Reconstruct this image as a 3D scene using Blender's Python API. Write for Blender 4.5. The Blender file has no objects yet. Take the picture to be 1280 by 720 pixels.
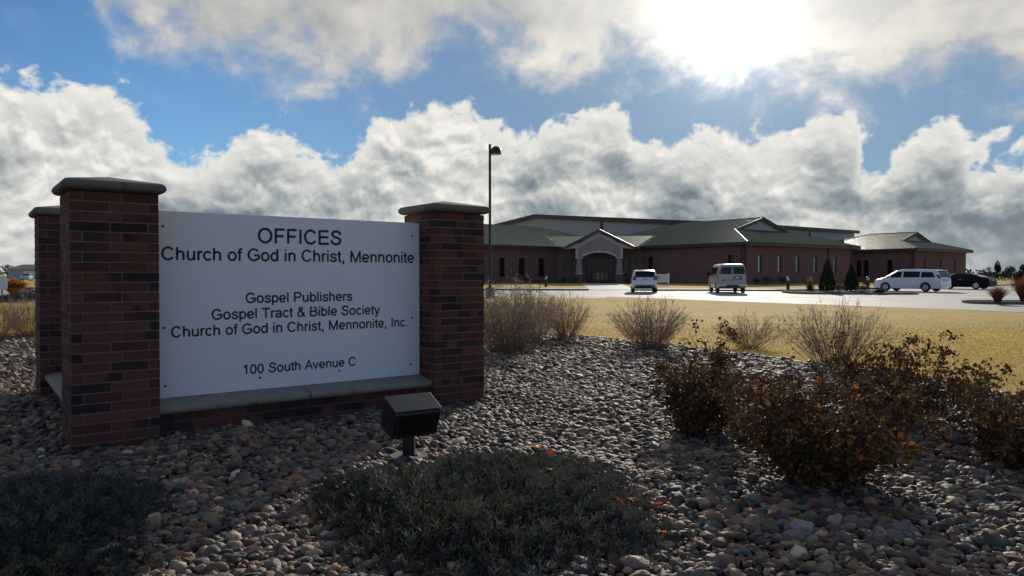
import bpy, bmesh, math, random
import numpy as np
from mathutils import Vector, Matrix
R = math.radians
random.seed(7)
S = bpy.context.scene
col = S.collection

# ------------------------------------------------------------------ camera
CAM_H = 1.46
cam = bpy.data.cameras.new('camera')
cam.sensor_width = 36.0
cam.lens = 36.0 * 924 / 1280
cam.clip_start = 0.05
cam.clip_end = 9000
cam_ob = bpy.data.objects.new('camera', cam)
cam_ob.location = (0, 0, CAM_H)
cam_ob.rotation_euler = (R(90 - 0.99), 0, 0)
col.objects.link(cam_ob)
S.camera = cam_ob

# ------------------------------------------------------------------ light
SUN_AZ, SUN_EL = R(16.3), R(18.0)          # azimuth clockwise from +Y
sun_dir = Vector((math.sin(SUN_AZ) * math.cos(SUN_EL), math.cos(SUN_AZ) * math.cos(SUN_EL), math.sin(SUN_EL)))
sun = bpy.data.lights.new('sun', 'SUN')
sun.energy = 4.2
sun.angle = R(0.6)
sun.color = (1.0, 0.92, 0.80)
sun_ob = bpy.data.objects.new('sun', sun)
sun_ob.rotation_euler = sun_dir.to_track_quat('Z', 'Y').to_euler()
col.objects.link(sun_ob)
S.view_settings.view_transform = 'Standard'
S.view_settings.look = 'None'
S.view_settings.exposure = 0.0
S.view_settings.gamma = 1.0
S.view_settings.use_curve_mapping = False


# small node-expression helper
class X:
    def __init__(s, nt, sock):
        s.nt, s.s = nt, sock

    def _m(s, op, *a, clamp=False):
        n = s.nt.nodes.new('ShaderNodeMath'); n.operation = op; n.use_clamp = clamp
        for i, v in enumerate((s,) + a):
            if isinstance(v, X): s.nt.links.new(v.s, n.inputs[i])
            else: n.inputs[i].default_value = v
        return X(s.nt, n.outputs[0])

    def __add__(s, o): return s._m('ADD', o)
    def __radd__(s, o): return s._m('ADD', o)
    def __sub__(s, o): return s._m('SUBTRACT', o)
    def __rsub__(s, o): return s._m('MULTIPLY', -1.0)._m('ADD', o)
    def __mul__(s, o): return s._m('MULTIPLY', o)
    def __rmul__(s, o): return s._m('MULTIPLY', o)
    def __truediv__(s, o): return s._m('DIVIDE', o)
    def pow(s, o): return s._m('POWER', o)
    def clamp(s): return s._m('ADD', 0.0, clamp=True)
    def max(s, o): return s._m('MAXIMUM', o)
    def min(s, o): return s._m('MINIMUM', o)
    def abs(s): return s._m('ABSOLUTE')

    def smooth(s, a, b):
        n = s.nt.nodes.new('ShaderNodeMapRange'); n.interpolation_type = 'SMOOTHSTEP'
        s.nt.links.new(s.s, n.inputs[0]); n.inputs[1].default_value = a; n.inputs[2].default_value = b
        return X(s.nt, n.outputs[0])

    def curve(s, pts):
        n = s.nt.nodes.new('ShaderNodeFloatCurve')
        c = n.mapping.curves[0]
        c.points[0].location = pts[0]; c.points[1].location = pts[-1]
        for p in pts[1:-1]: c.points.new(*p)
        for p in c.points: p.handle_type = 'AUTO_CLAMPED'
        n.mapping.update()
        s.nt.links.new(s.s, n.inputs['Value'])
        return X(s.nt, n.outputs[0])


def noise(nt, vec, scale, detail=4, rough=0.5, dist=0.0, w=None, out=0, lac=2.0):
    n = nt.nodes.new('ShaderNodeTexNoise')
    if w is not None:
        n.noise_dimensions = '4D'; n.inputs['W'].default_value = w
    n.inputs['Scale'].default_value = scale; n.inputs['Detail'].default_value = detail
    n.inputs['Roughness'].default_value = rough; n.inputs['Distortion'].default_value = dist
    n.inputs['Lacunarity'].default_value = lac
    if vec is not None: nt.links.new(vec, n.inputs['Vector'])
    return X(nt, n.outputs[out])


def vmath(nt, op, a, b):
    n = nt.nodes.new('ShaderNodeVectorMath'); n.operation = op
    for i, v in enumerate((a, b)):
        if hasattr(v, 'is_output'): nt.links.new(v, n.inputs[i])
        else: n.inputs[i].default_value = v
    return n.outputs['Value'] if op == 'DOT_PRODUCT' else n.outputs[0]


def mixc(nt, f, a, b, mode='MIX'):
    n = nt.nodes.new('ShaderNodeMix'); n.data_type = 'RGBA'; n.blend_type = mode
    if isinstance(f, X): nt.links.new(f.s, n.inputs[0])
    else: n.inputs[0].default_value = f
    for i, v in ((6, a), (7, b)):
        if hasattr(v, 'is_output'): nt.links.new(v, n.inputs[i])
        else: n.inputs[i].default_value = tuple(v) + ((1.0,) if len(v) == 3 else ())
    return n.outputs[2]


def scalec(nt, c, k):
    n = nt.nodes.new('ShaderNodeVectorMath'); n.operation = 'SCALE'
    if hasattr(c, 'is_output'): nt.links.new(c, n.inputs[0])
    else: n.inputs[0].default_value = c
    if isinstance(k, X): nt.links.new(k.s, n.inputs['Scale'])
    else: n.inputs['Scale'].default_value = k
    return n.outputs[0]


def build_world():
    w = bpy.data.worlds.new('World'); S.world = w; w.use_nodes = True
    nt = w.node_tree; nt.nodes.clear()
    out = nt.nodes.new('ShaderNodeOutputWorld'); bg = nt.nodes.new('ShaderNodeBackground')
    nt.links.new(bg.outputs[0], out.inputs[0])
    bg.inputs['Strength'].default_value = 0.1
    sky = nt.nodes.new('ShaderNodeTexSky'); sky.sky_type = 'NISHITA'; sky.sun_disc = False
    sky.sun_elevation = SUN_EL; sky.sun_rotation = SUN_AZ
    sky.air_density = 1.0; sky.dust_density = 0.25; sky.ozone_density = 2.5; sky.altitude = 200
    tc = nt.nodes.new('ShaderNodeTexCoord'); D = tc.outputs['Generated']
    sp = nt.nodes.new('ShaderNodeSeparateXYZ'); nt.links.new(D, sp.inputs[0])
    x, y, z = (X(nt, sp.outputs[i]) for i in range(3))
    az = x._m('ARCTAN2', y)
    el = z._m('ARCSINE')

    def A(px): return math.atan((px - 640) / 924)
    def E(px, py): return math.atan((344 - py) / math.hypot(924, px - 640))
    t = ((az + 0.75) / 1.5).clamp()

    def edge(pts):
        return t.curve([((A(px) + 0.75) / 1.5, E(px, py) * 2.0) for px, py in pts]) * 0.5
    bank = edge([(-140, 120), (0, 95), (50, 85), (110, 100), (165, 120), (200, 160), (232, 190), (270, 178), (310, 158), (345, 152), (400, 172), (450, 166), (480, 140), (530, 118), (570, 112), (610, 128), (650, 148), (700, 134), (745, 128), (775, 128), (800, 162), (850, 160), (900, 152), (955, 166), (1000, 152), (1040, 142), (1065, 146), (1090, 180), (1130, 160), (1180, 142), (1215, 168), (1280, 172), (1400, 180)])
    low = edge([(-140, -120), (60, -30), (110, 5), (170, 35), (240, 62), (300, 82), (370, 92), (440, 102), (500, 100), (535, 86), (570, 62), (610, 66), (650, 90), (700, 104), (760, 88), (800, 84), (860, 104), (900, 100), (950, 98), (1010, 108), (1100, 110), (1190, 96), (1280, 98), (1400, 90)])

    # stretched direction so cumulus billows stand a little wider than tall
    P = vmath(nt, 'MULTIPLY', D, (1.0, 1.0, 1.25))
    warp = noise(nt, P, 9.0, 4, 0.5, out=1)
    Pw = vmath(nt, 'ADD', P, scalec(nt, vmath(nt, 'SUBTRACT', warp.s, (0.5, 0.5, 0.5)), 0.055))
    n1 = noise(nt, Pw, 12.0, 8, 0.53)
    n1u = noise(nt, vmath(nt, 'ADD', Pw, (0.006, 0.0, 0.022)), 12.0, 6, 0.53)
    n2 = noise(nt, Pw, 34.0, 6, 0.50, w=1.3)
    n2u = noise(nt, vmath(nt, 'ADD', Pw, (0.003, 0.0, 0.009)), 34.0, 5, 0.50, w=1.3)
    n3 = noise(nt, Pw, 95.0, 4, 0.55, w=2.2)
    big = noise(nt, P, 6.0, 5, 0.5, w=4.4)

    depth = (bank - 0.007 - el)                                       # radians below the bank's top
    d1 = depth * 22.0 + (n1 - 0.5) * 2.6 + (n2 - 0.5) * 2.3 + (n3 - 0.5) * 0.9
    a1 = d1.smooth(-0.06, 0.42)
    d2 = (el - low) * 15.0 + (n1 - 0.40) * 3.2 + (n2 - 0.5) * 1.4 + (n3 - 0.5) * 0.5
    a2 = d2.smooth(-0.30, 1.25)
    # scattered clouds over the rest of the sky, behind the camera
    back = (y * -1.0).smooth(-0.55, 0.1)
    d3 = (noise(nt, P, 2.6, 6, 0.55, w=9.0) - 0.52) * 6.0
    a2 = a2 * (1.0 - back) + d3.smooth(-0.2, 0.7) * back * 0.45

    # ---- how bright each cloud is (back-lit: thin rims glow, thick hearts are grey)
    core = d1.smooth(0.10, 1.3)
    mid = depth.smooth(0.022, 0.095) * (1.0 - depth.smooth(0.13, 0.22) * 0.80)
    dark = (big * 0.72 + n1 * 0.28).smooth(0.43, 0.57)
    l1 = 0.92 - core * 0.10 - mid * dark * 0.55 + core * (n1 - n1u) * 0.85 + core * (n2 - n2u) * 1.0 + core * (n2 - 0.5) * 0.22 + core * (n3 - 0.5) * 0.12 - core * (big - 0.5) * 0.30
    l1 = l1.clamp()
    r1 = nt.nodes.new('ShaderNodeValToRGB'); nt.links.new(l1.s, r1.inputs[0])
    e = r1.color_ramp.elements
    e[0].position = 0.0; e[0].color = (0.13, 0.165, 0.20, 1)
    e[1].position = 1.0; e[1].color = (0.90, 0.88, 0.82, 1)
    for p, c in ((0.28, (0.19, 0.235, 0.27, 1)), (0.52, (0.35, 0.39, 0.405, 1)), (0.76, (0.60, 0.61, 0.59, 1))):
        q = e.new(p); q.color = c
    l2 = (0.64 + (n2 - 0.5) * 0.30 + (n1 - 0.5) * 0.7 - (big - 0.46) * 1.3 - d2.smooth(0.8, 3.2) * 0.14 + (n1 - n1u) * 0.6).clamp()
    r2 = nt.nodes.new('ShaderNodeValToRGB'); nt.links.new(l2.s, r2.inputs[0])
    e = r2.color_ramp.elements
    e[0].position = 0.0; e[0].color = (0.30, 0.32, 0.34, 1)
    e[1].position = 1.0; e[1].color = (0.86, 0.81, 0.73, 1)
    q = e.new(0.5); q.color = (0.53, 0.525, 0.505, 1)

    blue = mixc(nt, 1.0, sky.outputs[0], (0.56, 0.80, 1.02), 'MULTIPLY')
    # clear winter air: hold the clear gaps near the sun down to a deep grey blue
    dot = X(nt, vmath(nt, 'DOT_PRODUCT', D, tuple(sun_dir))).max(0.0)
    blue = mixc(nt, dot.smooth(0.72, 1.0) * 0.85, blue, (1.75, 2.75, 4.1))
    thin = (noise(nt, P, 6.0, 8, 0.62, w=5.0)).smooth(0.52, 0.80) * 0.42
    blue = mixc(nt, thin, blue, (4.6, 5.0, 5.4))
    # sun's aureole through the cloud
    disc = (dot + (n1 - 0.5) * 0.011 + (n2 - 0.5) * 0.006).smooth(0.9950, 1.0020)
    glow = dot.pow(700.0) * 0.8 + dot.pow(150.0) * 0.30 * (a2 * 0.7 + 0.3) + dot.pow(45.0) * 0.22 * a2 + dot.pow(40.0) * 0.07
    c = mixc(nt, a2, blue, scalec(nt, r2.outputs[0], 10.0))
    c = mixc(nt, a1, c, scalec(nt, r1.outputs[0], 10.0))
    gl = scalec(nt, (1.0, 0.955, 0.88), (glow + disc * disc * 1.5 * (a2 * 0.75 + 0.25)) * 10.0 * (1.0 - a1 * 0.75))
    c = mixc(nt, 1.0, c, gl, 'ADD')
    # pale air low over the horizon
    hz = el.smooth(0.09, -0.02) * 0.40
    c = mixc(nt, hz, c, (4.7, 5.05, 5.2))
    nt.links.new(c, bg.inputs['Color'])
    w.cycles.sampling_method = 'MANUAL'; w.cycles.sample_map_resolution = 1024


build_world()

# ------------------------------------------------------------------ helpers
def tag(o, label=None, cat=None, group=None, kind=None):
    if label: o['label'] = label
    if cat: o['category'] = cat
    if group: o['group'] = group
    if kind: o['kind'] = kind
    return o


def empty(name, loc, rz=0.0):
    o = bpy.data.objects.new(name, None); o.location = loc; o.rotation_euler = (0, 0, rz)
    o.empty_display_size = 0.3
    col.objects.link(o); return o


def tz(y):
    """height of the gently rising ground"""
    return 0.3 * min(1.0, max(0.0, (y - 10.0) / 80.0))


def ground_at(px, py, off=0.0):
    """ground point seen at a place of the photograph"""
    y = 20.0
    for _ in range(30):
        y = 924.0 * (CAM_H - tz(y) - off) / (py - 344.0)
    return (px - 640) / 924.0 * y, y


class MB:
    """collects faces, then links them as one mesh object"""
    def __init__(s):
        s.v = []; s.f = []; s.m = []; s.c = []

    def poly(s, pts, mi=0):
        b = len(s.v); s.v += [tuple(p) for p in pts]; s.f.append(tuple(range(b, b + len(pts)))); s.m.append(mi); return s

    def box(s, lo, hi, M=None, mi=0, top=None):
        x0, y0, z0 = lo; x1, y1, z1 = hi
        p = [(x0, y0, z0), (x1, y0, z0), (x1, y1, z0), (x0, y1, z0), (x0, y0, z1), (x1, y0, z1), (x1, y1, z1), (x0, y1, z1)]
        if top: cx, cy = (x0 + x1) / 2, (y0 + y1) / 2; p = p[:4] + [(cx + (a - cx) * top, cy + (b_ - cy) * top, c) for a, b_, c in p[4:]]
        if M is not None: p = [tuple(M @ Vector(q)) for q in p]
        b = len(s.v); s.v += p
        for f in ((3, 2, 1, 0), (4, 5, 6, 7), (0, 1, 5, 4), (1, 2, 6, 5), (2, 3, 7, 6), (3, 0, 4, 7)):
            s.f.append(tuple(b + i for i in f)); s.m.append(mi)
        return s

    def prism(s, pts, d, mi=0):
        """polygon pts (3d) pushed by vector d"""
        n = len(pts); b = len(s.v); d = Vector(d)
        s.v += [tuple(p) for p in pts] + [tuple(Vector(p) + d) for p in pts]
        s.f.append(tuple(range(b + n - 1, b - 1, -1))); s.m.append(mi)
        s.f.append(tuple(range(b + n, b + 2 * n))); s.m.append(mi)
        for i in range(n):
            j = (i + 1) % n; s.f.append((b + i, b + j, b + n + j, b + n + i)); s.m.append(mi)
        return s

    def tube(s, pts, radii, n=6, mi=0, cap=True):
        pts = [Vector(p) for p in pts]; b = len(s.v)
        if not hasattr(radii, '__len__'): radii = [radii] * len(pts)
        up = Vector((0.13, 0.31, 0.94))
        for i, p in enumerate(pts):
            t = (pts[min(i + 1, len(pts) - 1)] - pts[max(i - 1, 0)]).normalized()
            a = t.cross(up if abs(t.dot(up)) < 0.95 else Vector((1, 0, 0))).normalized(); c = t.cross(a)
            for k in range(n):
                g = 2 * math.pi * k / n
                s.v.append(tuple(p + (a * math.cos(g) + c * math.sin(g)) * radii[i]))
        for i in range(len(pts) - 1):
            for k in range(n):
                k2 = (k + 1) % n
                s.f.append((b + i * n + k, b + i * n + k2, b + (i + 1) * n + k2, b + (i + 1) * n + k)); s.m.append(mi)
        if cap:
            s.f.append(tuple(b + k for k in range(n - 1, -1, -1))); s.m.append(mi)
            s.f.append(tuple(b + (len(pts) - 1) * n + k for k in range(n))); s.m.append(mi)
        return s

    def lathe(s, prof, n=16, c=(0, 0, 0), axis='Z', mi=0):
        b = len(s.v)
        for r, h in prof:
            for k in range(n):
                g = 2 * math.pi * k / n
                q = (r * math.cos(g), r * math.sin(g), h)
                if axis == 'Y': q = (q[0], q[2], q[1])
                s.v.append((q[0] + c[0], q[1] + c[1], q[2] + c[2]))
        for i in range(len(prof) - 1):
            for k in range(n):
                k2 = (k + 1) % n
                s.f.append((b + i * n + k, b + i * n + k2, b + (i + 1) * n + k2, b + (i + 1) * n + k)); s.m.append(mi)
        return s

    def build(s, name, mats, parent=None, bevel=0.0, smooth=False, segs=2):
        me = bpy.data.meshes.new(name)
        me.from_pydata(s.v, [], s.f)
        if not isinstance(mats, (list, tuple)): mats = [mats]
        for m in mats: me.materials.append(m)
        me.polygons.foreach_set('material_index', s.m)
        bm = bmesh.new(); bm.from_mesh(me)
        bmesh.ops.recalc_face_normals(bm, faces=bm.faces)
        bm.to_mesh(me); bm.free()
        o = bpy.data.objects.new(name, me); col.objects.link(o)
        if parent: o.parent = parent
        if bevel:
            md = o.modifiers.new('bevel', 'BEVEL'); md.width = bevel; md.segments = segs; md.limit_method = 'ANGLE'; md.angle_limit = R(40)
        if smooth: shade(o)
        return o


def shade(o, ang=40):
    me = o.data
    me.polygons.foreach_set('use_smooth', [True] * len(me.polygons))
    me.set_sharp_from_angle(angle=R(ang))


def np_mesh(name, V, F, mats, parent=None, attr=None, smooth=False, mi=None):
    """V (n,3), F (m,k) arrays -> mesh object; attr is an (n,4) colour per vertex called 'tint'"""
    V = np.asarray(V, np.float32); F = np.asarray(F, np.int32)
    me = bpy.data.meshes.new(name)
    me.vertices.add(len(V)); me.vertices.foreach_set('co', V.ravel())
    k = F.shape[1]
    me.loops.add(F.size); me.loops.foreach_set('vertex_index', F.ravel())
    me.polygons.add(len(F)); me.polygons.foreach_set('loop_start', np.arange(0, F.size, k, dtype=np.int32))
    if not isinstance(mats, (list, tuple)): mats = [mats]
    for m in mats: me.materials.append(m)
    if mi is not None: me.polygons.foreach_set('material_index', np.asarray(mi, np.int32))
    me.polygons.foreach_set('use_smooth', np.full(len(F), smooth, bool))
    me.update(calc_edges=True)
    if attr is not None:
        a = me.color_attributes.new('tint', 'FLOAT_COLOR', 'POINT')
        a.data.foreach_set('color', np.asarray(attr, np.float32).ravel())
    o = bpy.data.objects.new(name, me); col.objects.link(o)
    if parent: o.parent = parent
    return o


def frame(o, a, b):
    """4x4 with x axis a, y axis b (2d unit vectors) at o (2d or 3d)"""
    o = Vector((o[0], o[1], o[2] if len(o) > 2 else 0.0))
    M = Matrix(((a[0], b[0], 0, o.x), (a[1], b[1], 0, o.y), (0, 0, 1, o.z), (0, 0, 0, 1)))
    return M


# ------------------------------------------------------------------ materials
def mat(name, color=(0.5, 0.5, 0.5), rough=0.6, metal=0.0, spec=0.5, var=0.0, vscale=4.0, bump=0.0, bscale=30.0,
        color2=None, c2scale=3.0, c2range=(0.45, 0.6), coat=0.0, coords='Object', detail=6, attr=None, amix=1.0, trans=0.0, rvar=0.0):
    m = bpy.data.materials.new(name); m.use_nodes = True
    nt = m.node_tree; b = nt.nodes['Principled BSDF']
    tc = nt.nodes.new('ShaderNodeTexCoord'); V = tc.outputs[coords]
    if coords == 'World':
        pass
    base = None
    if attr:
        at = nt.nodes.new('ShaderNodeAttribute'); at.attribute_name = attr
        base = at.outputs['Color']
    if color2 is not None:
        f = noise(nt, V, c2scale, detail, 0.6).smooth(*c2range)
        base = mixc(nt, f, base if base else color, color2)
    if var:
        f = noise(nt, V, vscale, detail, 0.62)
        k = (f - 0.5) * (2 * var) + 1.0
        base = scalec(nt, base if base else color, k)
    if base is None: b.inputs['Base Color'].default_value = (*color, 1)
    else: nt.links.new(base, b.inputs['Base Color'])
    b.inputs['Roughness'].default_value = rough
    if rvar:
        nt.links.new((noise(nt, V, vscale * 1.7, 5, 0.6) * (2 * rvar) + (rough - rvar)).s, b.inputs['Roughness'])
    b.inputs['Metallic'].default_value = metal; b.inputs['Specular IOR Level'].default_value = spec
    b.inputs['Coat Weight'].default_value = coat; b.inputs['Coat Roughness'].default_value = 0.08
    if bump:
        bn = nt.nodes.new('ShaderNodeBump'); bn.inputs['Strength'].default_value = bump; bn.inputs['Distance'].default_value = 0.02
        nt.links.new(noise(nt, V, bscale, 6, 0.65).s, bn.inputs['Height']); nt.links.new(bn.outputs[0], b.inputs['Normal'])
    if trans:
        t = nt.nodes.new('ShaderNodeBsdfTranslucent'); mx = nt.nodes.new('ShaderNodeMixShader'); mx.inputs[0].default_value = trans
        if base is None: t.inputs[0].default_value = (*color, 1)
        else: nt.links.new(base, t.inputs[0])
        o = nt.nodes['Material Output']
        nt.links.new(b.outputs[0], mx.inputs[1]); nt.links.new(t.outputs[0], mx.inputs[2]); nt.links.new(mx.outputs[0], o.inputs[0])
    return m


M = {}
M['lawn'] = mat('dormant_lawn', (0.47, 0.325, 0.072), 0.95, spec=0.1, var=0.20, vscale=0.7, bump=0.3, bscale=38, color2=(0.37, 0.275, 0.070), c2scale=0.22, c2range=(0.42, 0.66), detail=9)
def mow_streaks(m):
    nt = m.node_tree; b = nt.nodes['Principled BSDF']; src = b.inputs['Base Color'].links[0].from_socket
    tc = nt.nodes.new('ShaderNodeTexCoord'); mp = nt.nodes.new('ShaderNodeMapping'); mp.inputs['Rotation'].default_value = (0, 0, R(-37)); mp.inputs['Scale'].default_value = (0.12, 1.6, 1.0)
    mp.vector_type = 'TEXTURE' if False else 'POINT'
    nt.links.new(tc.outputs['Object'], mp.inputs[0]); f = noise(nt, mp.outputs[0], 1.0, 6, 0.65)
    nt.links.new(scalec(nt, src, (f - 0.5) * 0.9 + 1.0), b.inputs['Base Color'])


mow_streaks(M['lawn'])
M['blade'] = mat('dry_grass_blade', rough=0.9, spec=0.15, attr='tint', trans=0.35)
M['soil'] = mat('bed_soil', (0.018, 0.015, 0.013), 0.95, spec=0.1, var=0.4, vscale=30, bump=0.8, bscale=60)
M['mortar'] = mat('mortar', (0.205, 0.16, 0.14), 0.95, spec=0.15, var=0.3, vscale=22, bump=0.5, bscale=140)
M['brick'] = mat('fired_brick', rough=0.82, spec=0.25, attr='tint', var=0.40, vscale=30, bump=0.6, bscale=110, color2=(0.038, 0.025, 0.023), c2scale=5.5, c2range=(0.56, 0.72))
M['cast'] = mat('cast_stone', (0.155, 0.142, 0.124), 0.85, spec=0.25, var=0.28, vscale=9, bump=0.35, bscale=90, color2=(0.075, 0.065, 0.055), c2scale=7.0, c2range=(0.56, 0.74))
M['coping'] = mat('pale_coping', (0.29, 0.27, 0.225), 0.85, spec=0.2, var=0.28, vscale=9, bump=0.35, bscale=90, color2=(0.11, 0.10, 0.085), c2scale=7.0, c2range=(0.56, 0.74))
M['panel'] = mat('white_panel', (0.82, 0.83, 0.84), 0.42, spec=0.4, var=0.05, vscale=2.5, rvar=0.06)
M['vinyl'] = mat('black_vinyl', (0.012, 0.012, 0.013), 0.5)
M['screw'] = mat('screw_metal', (0.05, 0.05, 0.055), 0.4, metal=0.7)
M['black_metal'] = mat('black_metal', (0.012, 0.012, 0.013), 0.42, spec=0.5, var=0.3, vscale=14, bump=0.1, bscale=60)
M['dark_metal'] = mat('dark_bronze_metal', (0.03, 0.028, 0.027), 0.5, metal=0.3, var=0.2, vscale=5)
M['concrete'] = mat('concrete', (0.40, 0.38, 0.355), 0.76, spec=0.2, var=0.16, vscale=0.5, bump=0.25, bscale=14, color2=(0.29, 0.27, 0.25), c2scale=0.16, c2range=(0.48, 0.68), detail=9, rvar=0.12)
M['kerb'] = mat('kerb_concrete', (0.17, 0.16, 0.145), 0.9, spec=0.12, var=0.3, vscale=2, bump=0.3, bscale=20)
M['joint'] = mat('sawn_joint', (0.10, 0.095, 0.09), 0.9)
M['paint'] = mat('white_paint', (0.72, 0.72, 0.70), 0.7, var=0.15, vscale=3)
M['asphalt'] = mat('asphalt', (0.05, 0.05, 0.052), 0.85, var=0.2, vscale=2, bump=0.4, bscale=40)
M['wall'] = mat('brick_wall', (0.205, 0.112, 0.105), 0.88, spec=0.2, var=0.30, vscale=9.0, bump=0.3, bscale=25, color2=(0.16, 0.09, 0.085), c2scale=5.0, c2range=(0.45, 0.7))
M['roof'] = mat('green_tile_metal', (0.062, 0.088, 0.056), 0.40, spec=0.42, metal=0.1, var=0.2, vscale=2.0, rvar=0.07)
M['fascia'] = mat('dark_fascia', (0.045, 0.035, 0.035), 0.5, var=0.1, vscale=2)
M['flash'] = mat('valley_flashing', (0.16, 0.155, 0.16), 0.6)
M['stucco'] = mat('tan_stucco', (0.33, 0.29, 0.255), 0.9, spec=0.2, var=0.1, vscale=1.5, bump=0.3, bscale=30)
M['trim'] = mat('pale_trim', (0.52, 0.46, 0.41), 0.85, spec=0.25, var=0.1, vscale=1.5)
M['glass'] = mat('window_glass', (0.012, 0.014, 0.016), 0.04, spec=0.45)
M['mirror_glass'] = mat('reflective_glass', (0.36, 0.40, 0.45), 0.05, spec=0.6, metal=0.40)
M['frame'] = mat('window_frame', (0.03, 0.026, 0.025), 0.45, metal=0.2)
M['siding'] = mat('grey_steel_siding', (0.36, 0.355, 0.37), 0.5, spec=0.4, metal=0.1, var=0.06, vscale=0.5)
M['white_car'] = mat('white_car_paint', (0.70, 0.71, 0.73), 0.32, coat=0.8, var=0.03, vscale=1.0)
M['silver_car'] = mat('pale_beige_car_paint', (0.35, 0.325, 0.30), 0.35, metal=0.2, coat=0.6, var=0.04, vscale=1.0)
M['black_car'] = mat('black_car_paint', (0.010, 0.011, 0.015), 0.40, spec=0.09, coat=0.0)
M['car_glass'] = mat('car_glass', (0.012, 0.016, 0.018), 0.08, spec=0.22)
M['rubber'] = mat('tyre_rubber', (0.016, 0.016, 0.016), 0.85, bump=0.2)
M['rim'] = mat('alloy_rim', (0.45, 0.45, 0.46), 0.3, metal=0.9)
M['plastic'] = mat('black_plastic', (0.018, 0.018, 0.018), 0.6)
M['red_lens'] = mat('red_tail_lens', (0.36, 0.006, 0.012), 0.2, spec=0.6, coat=0.5)
M['clear_lens'] = mat('clear_lens', (0.6, 0.6, 0.6), 0.1, spec=0.7)
M['plate'] = mat('licence_plate', (0.45, 0.5, 0.55), 0.4, var=0.3, vscale=12)
M['rose_leaf'] = mat('bronze_rose_leaf', rough=0.7, spec=0.08, attr='tint', trans=0.12)
M['cane'] = mat('rose_cane', (0.045, 0.03, 0.022), 0.8, var=0.3, vscale=20)
M['twig'] = mat('dry_twig', rough=0.85, spec=0.2, attr='tint')
M['juniper'] = mat('juniper_foliage', rough=0.75, spec=0.25, attr='tint', trans=0.12)
M['evergreen'] = mat('evergreen_foliage', rough=0.8, spec=0.2, attr='tint', trans=0.1)
M['bark'] = mat('bark', (0.06, 0.045, 0.035), 0.9, var=0.3, vscale=10, bump=0.6, bscale=30)
M['rock'] = mat('field_rock', (0.30, 0.27, 0.25), 0.75, spec=0.3, var=0.25, vscale=16, bump=0.35, bscale=40)
M['rock_dark'] = mat('grey_rock', (0.13, 0.13, 0.14), 0.7, spec=0.35, var=0.3, vscale=9, bump=0.5, bscale=22)
M['leaf'] = mat('fallen_leaf', (0.55, 0.10, 0.015), 0.7, spec=0.2, var=0.4, vscale=40, trans=0.5)
M['leaf_tan'] = mat('brown_fallen_leaf', (0.34, 0.19, 0.09), 0.8, spec=0.2, var=0.4, vscale=40, trans=0.4)
M['mulch'] = mat('mulch', (0.035, 0.026, 0.02), 0.95, spec=0.03, var=0.5, vscale=14, bump=0.9, bscale=24)
M['lens'] = mat('bollard_lens', (0.55, 0.60, 0.55), 0.3, spec=0.6)


def pebble_material():
    m = bpy.data.materials.new('river_pebble'); m.use_nodes = True
    nt = m.node_tree; b = nt.nodes['Principled BSDF']
    at = nt.nodes.new('ShaderNodeAttribute'); at.attribute_type = 'INSTANCER'; at.attribute_name = 'tint'
    tc = nt.nodes.new('ShaderNodeTexCoord'); V = tc.outputs['Object']
    f = noise(nt, V, 1.3, 6, 0.65)
    nt.links.new(scalec(nt, at.outputs['Color'], (f - 0.5) * 1.0 + 1.0), b.inputs['Base Color'])
    nt.links.new((noise(nt, V, 2.5, 4, 0.6) * 0.35 + 0.48).s, b.inputs['Roughness'])
    b.inputs['Specular IOR Level'].default_value = 0.28
    bn = nt.nodes.new('ShaderNodeBump'); bn.inputs['Strength'].default_value = 0.25; bn.inputs['Distance'].default_value = 0.05
    nt.links.new(noise(nt, V, 5.0, 6, 0.7).s, bn.inputs['Height']); nt.links.new(bn.outputs[0], b.inputs['Normal'])
    return m


M['pebble'] = pebble_material()

# ------------------------------------------------------------------ ground, lot, kerbs
def sheet(name, pts, off, m, kind='structure'):
    """flat-lying polygon that follows the ground, OFF above it"""
    me = bpy.data.meshes.new(name); bm = bmesh.new()
    bm.faces.new([bm.verts.new((x, y, 0)) for x, y in pts])
    for yy in (10.0, 90.0):
        bmesh.ops.bisect_plane(bm, geom=bm.verts[:] + bm.edges[:] + bm.faces[:], plane_co=(0, yy, 0), plane_no=(0, 1, 0))
    for v in bm.verts: v.co.z = tz(v.co.y) + off
    bmesh.ops.triangulate(bm, faces=bm.faces[:])
    for f in bm.faces:
        f.normal_update()
        if f.normal.z < 0: f.normal_flip()
    bm.to_mesh(me); bm.free(); me.materials.append(m)
    o = bpy.data.objects.new(name, me); col.objects.link(o)
    o['kind'] = kind
    return o


def strip(name, line, w, z0, z1, m, kind='structure'):
    """kerb-like strip w wide (to the left of the line), from z0 to z1 above ground"""
    mb = MB(); n = len(line); L = []
    for i, p in enumerate(line):
        a = Vector(line[max(i - 1, 0)]); b = Vector(line[min(i + 1, n - 1)]); d = (b - a).normalized()
        L.append((Vector(p), Vector(p) + Vector((-d.y, d.x)) * w))
    for i in range(n - 1):
        (a, a2), (b, b2) = L[i], L[i + 1]
        q = [(p.x, p.y, tz(p.y) + z) for p in (a, b, b2, a2) for z in (z0, z1)]
        lo = q[0::2]; hi = q[1::2]
        mb.poly(hi); mb.poly([lo[0], lo[1], hi[1], hi[0]]); mb.poly([lo[2], lo[3], hi[3], hi[2]])
        if i == 0: mb.poly([lo[3], lo[0], hi[0], hi[3]])
        if i == n - 2: mb.poly([lo[1], lo[2], hi[2], hi[1]])
    o = mb.build(name, m); o['kind'] = kind
    return o


AX = Vector((0.6, -0.8)); BX = Vector((0.8, 0.6)); CX = Vector((0.99, -0.141)).normalized()   # the plan's three directions
CN = Vector((-CX.y, CX.x))                         # away from the camera, square to CX

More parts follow.
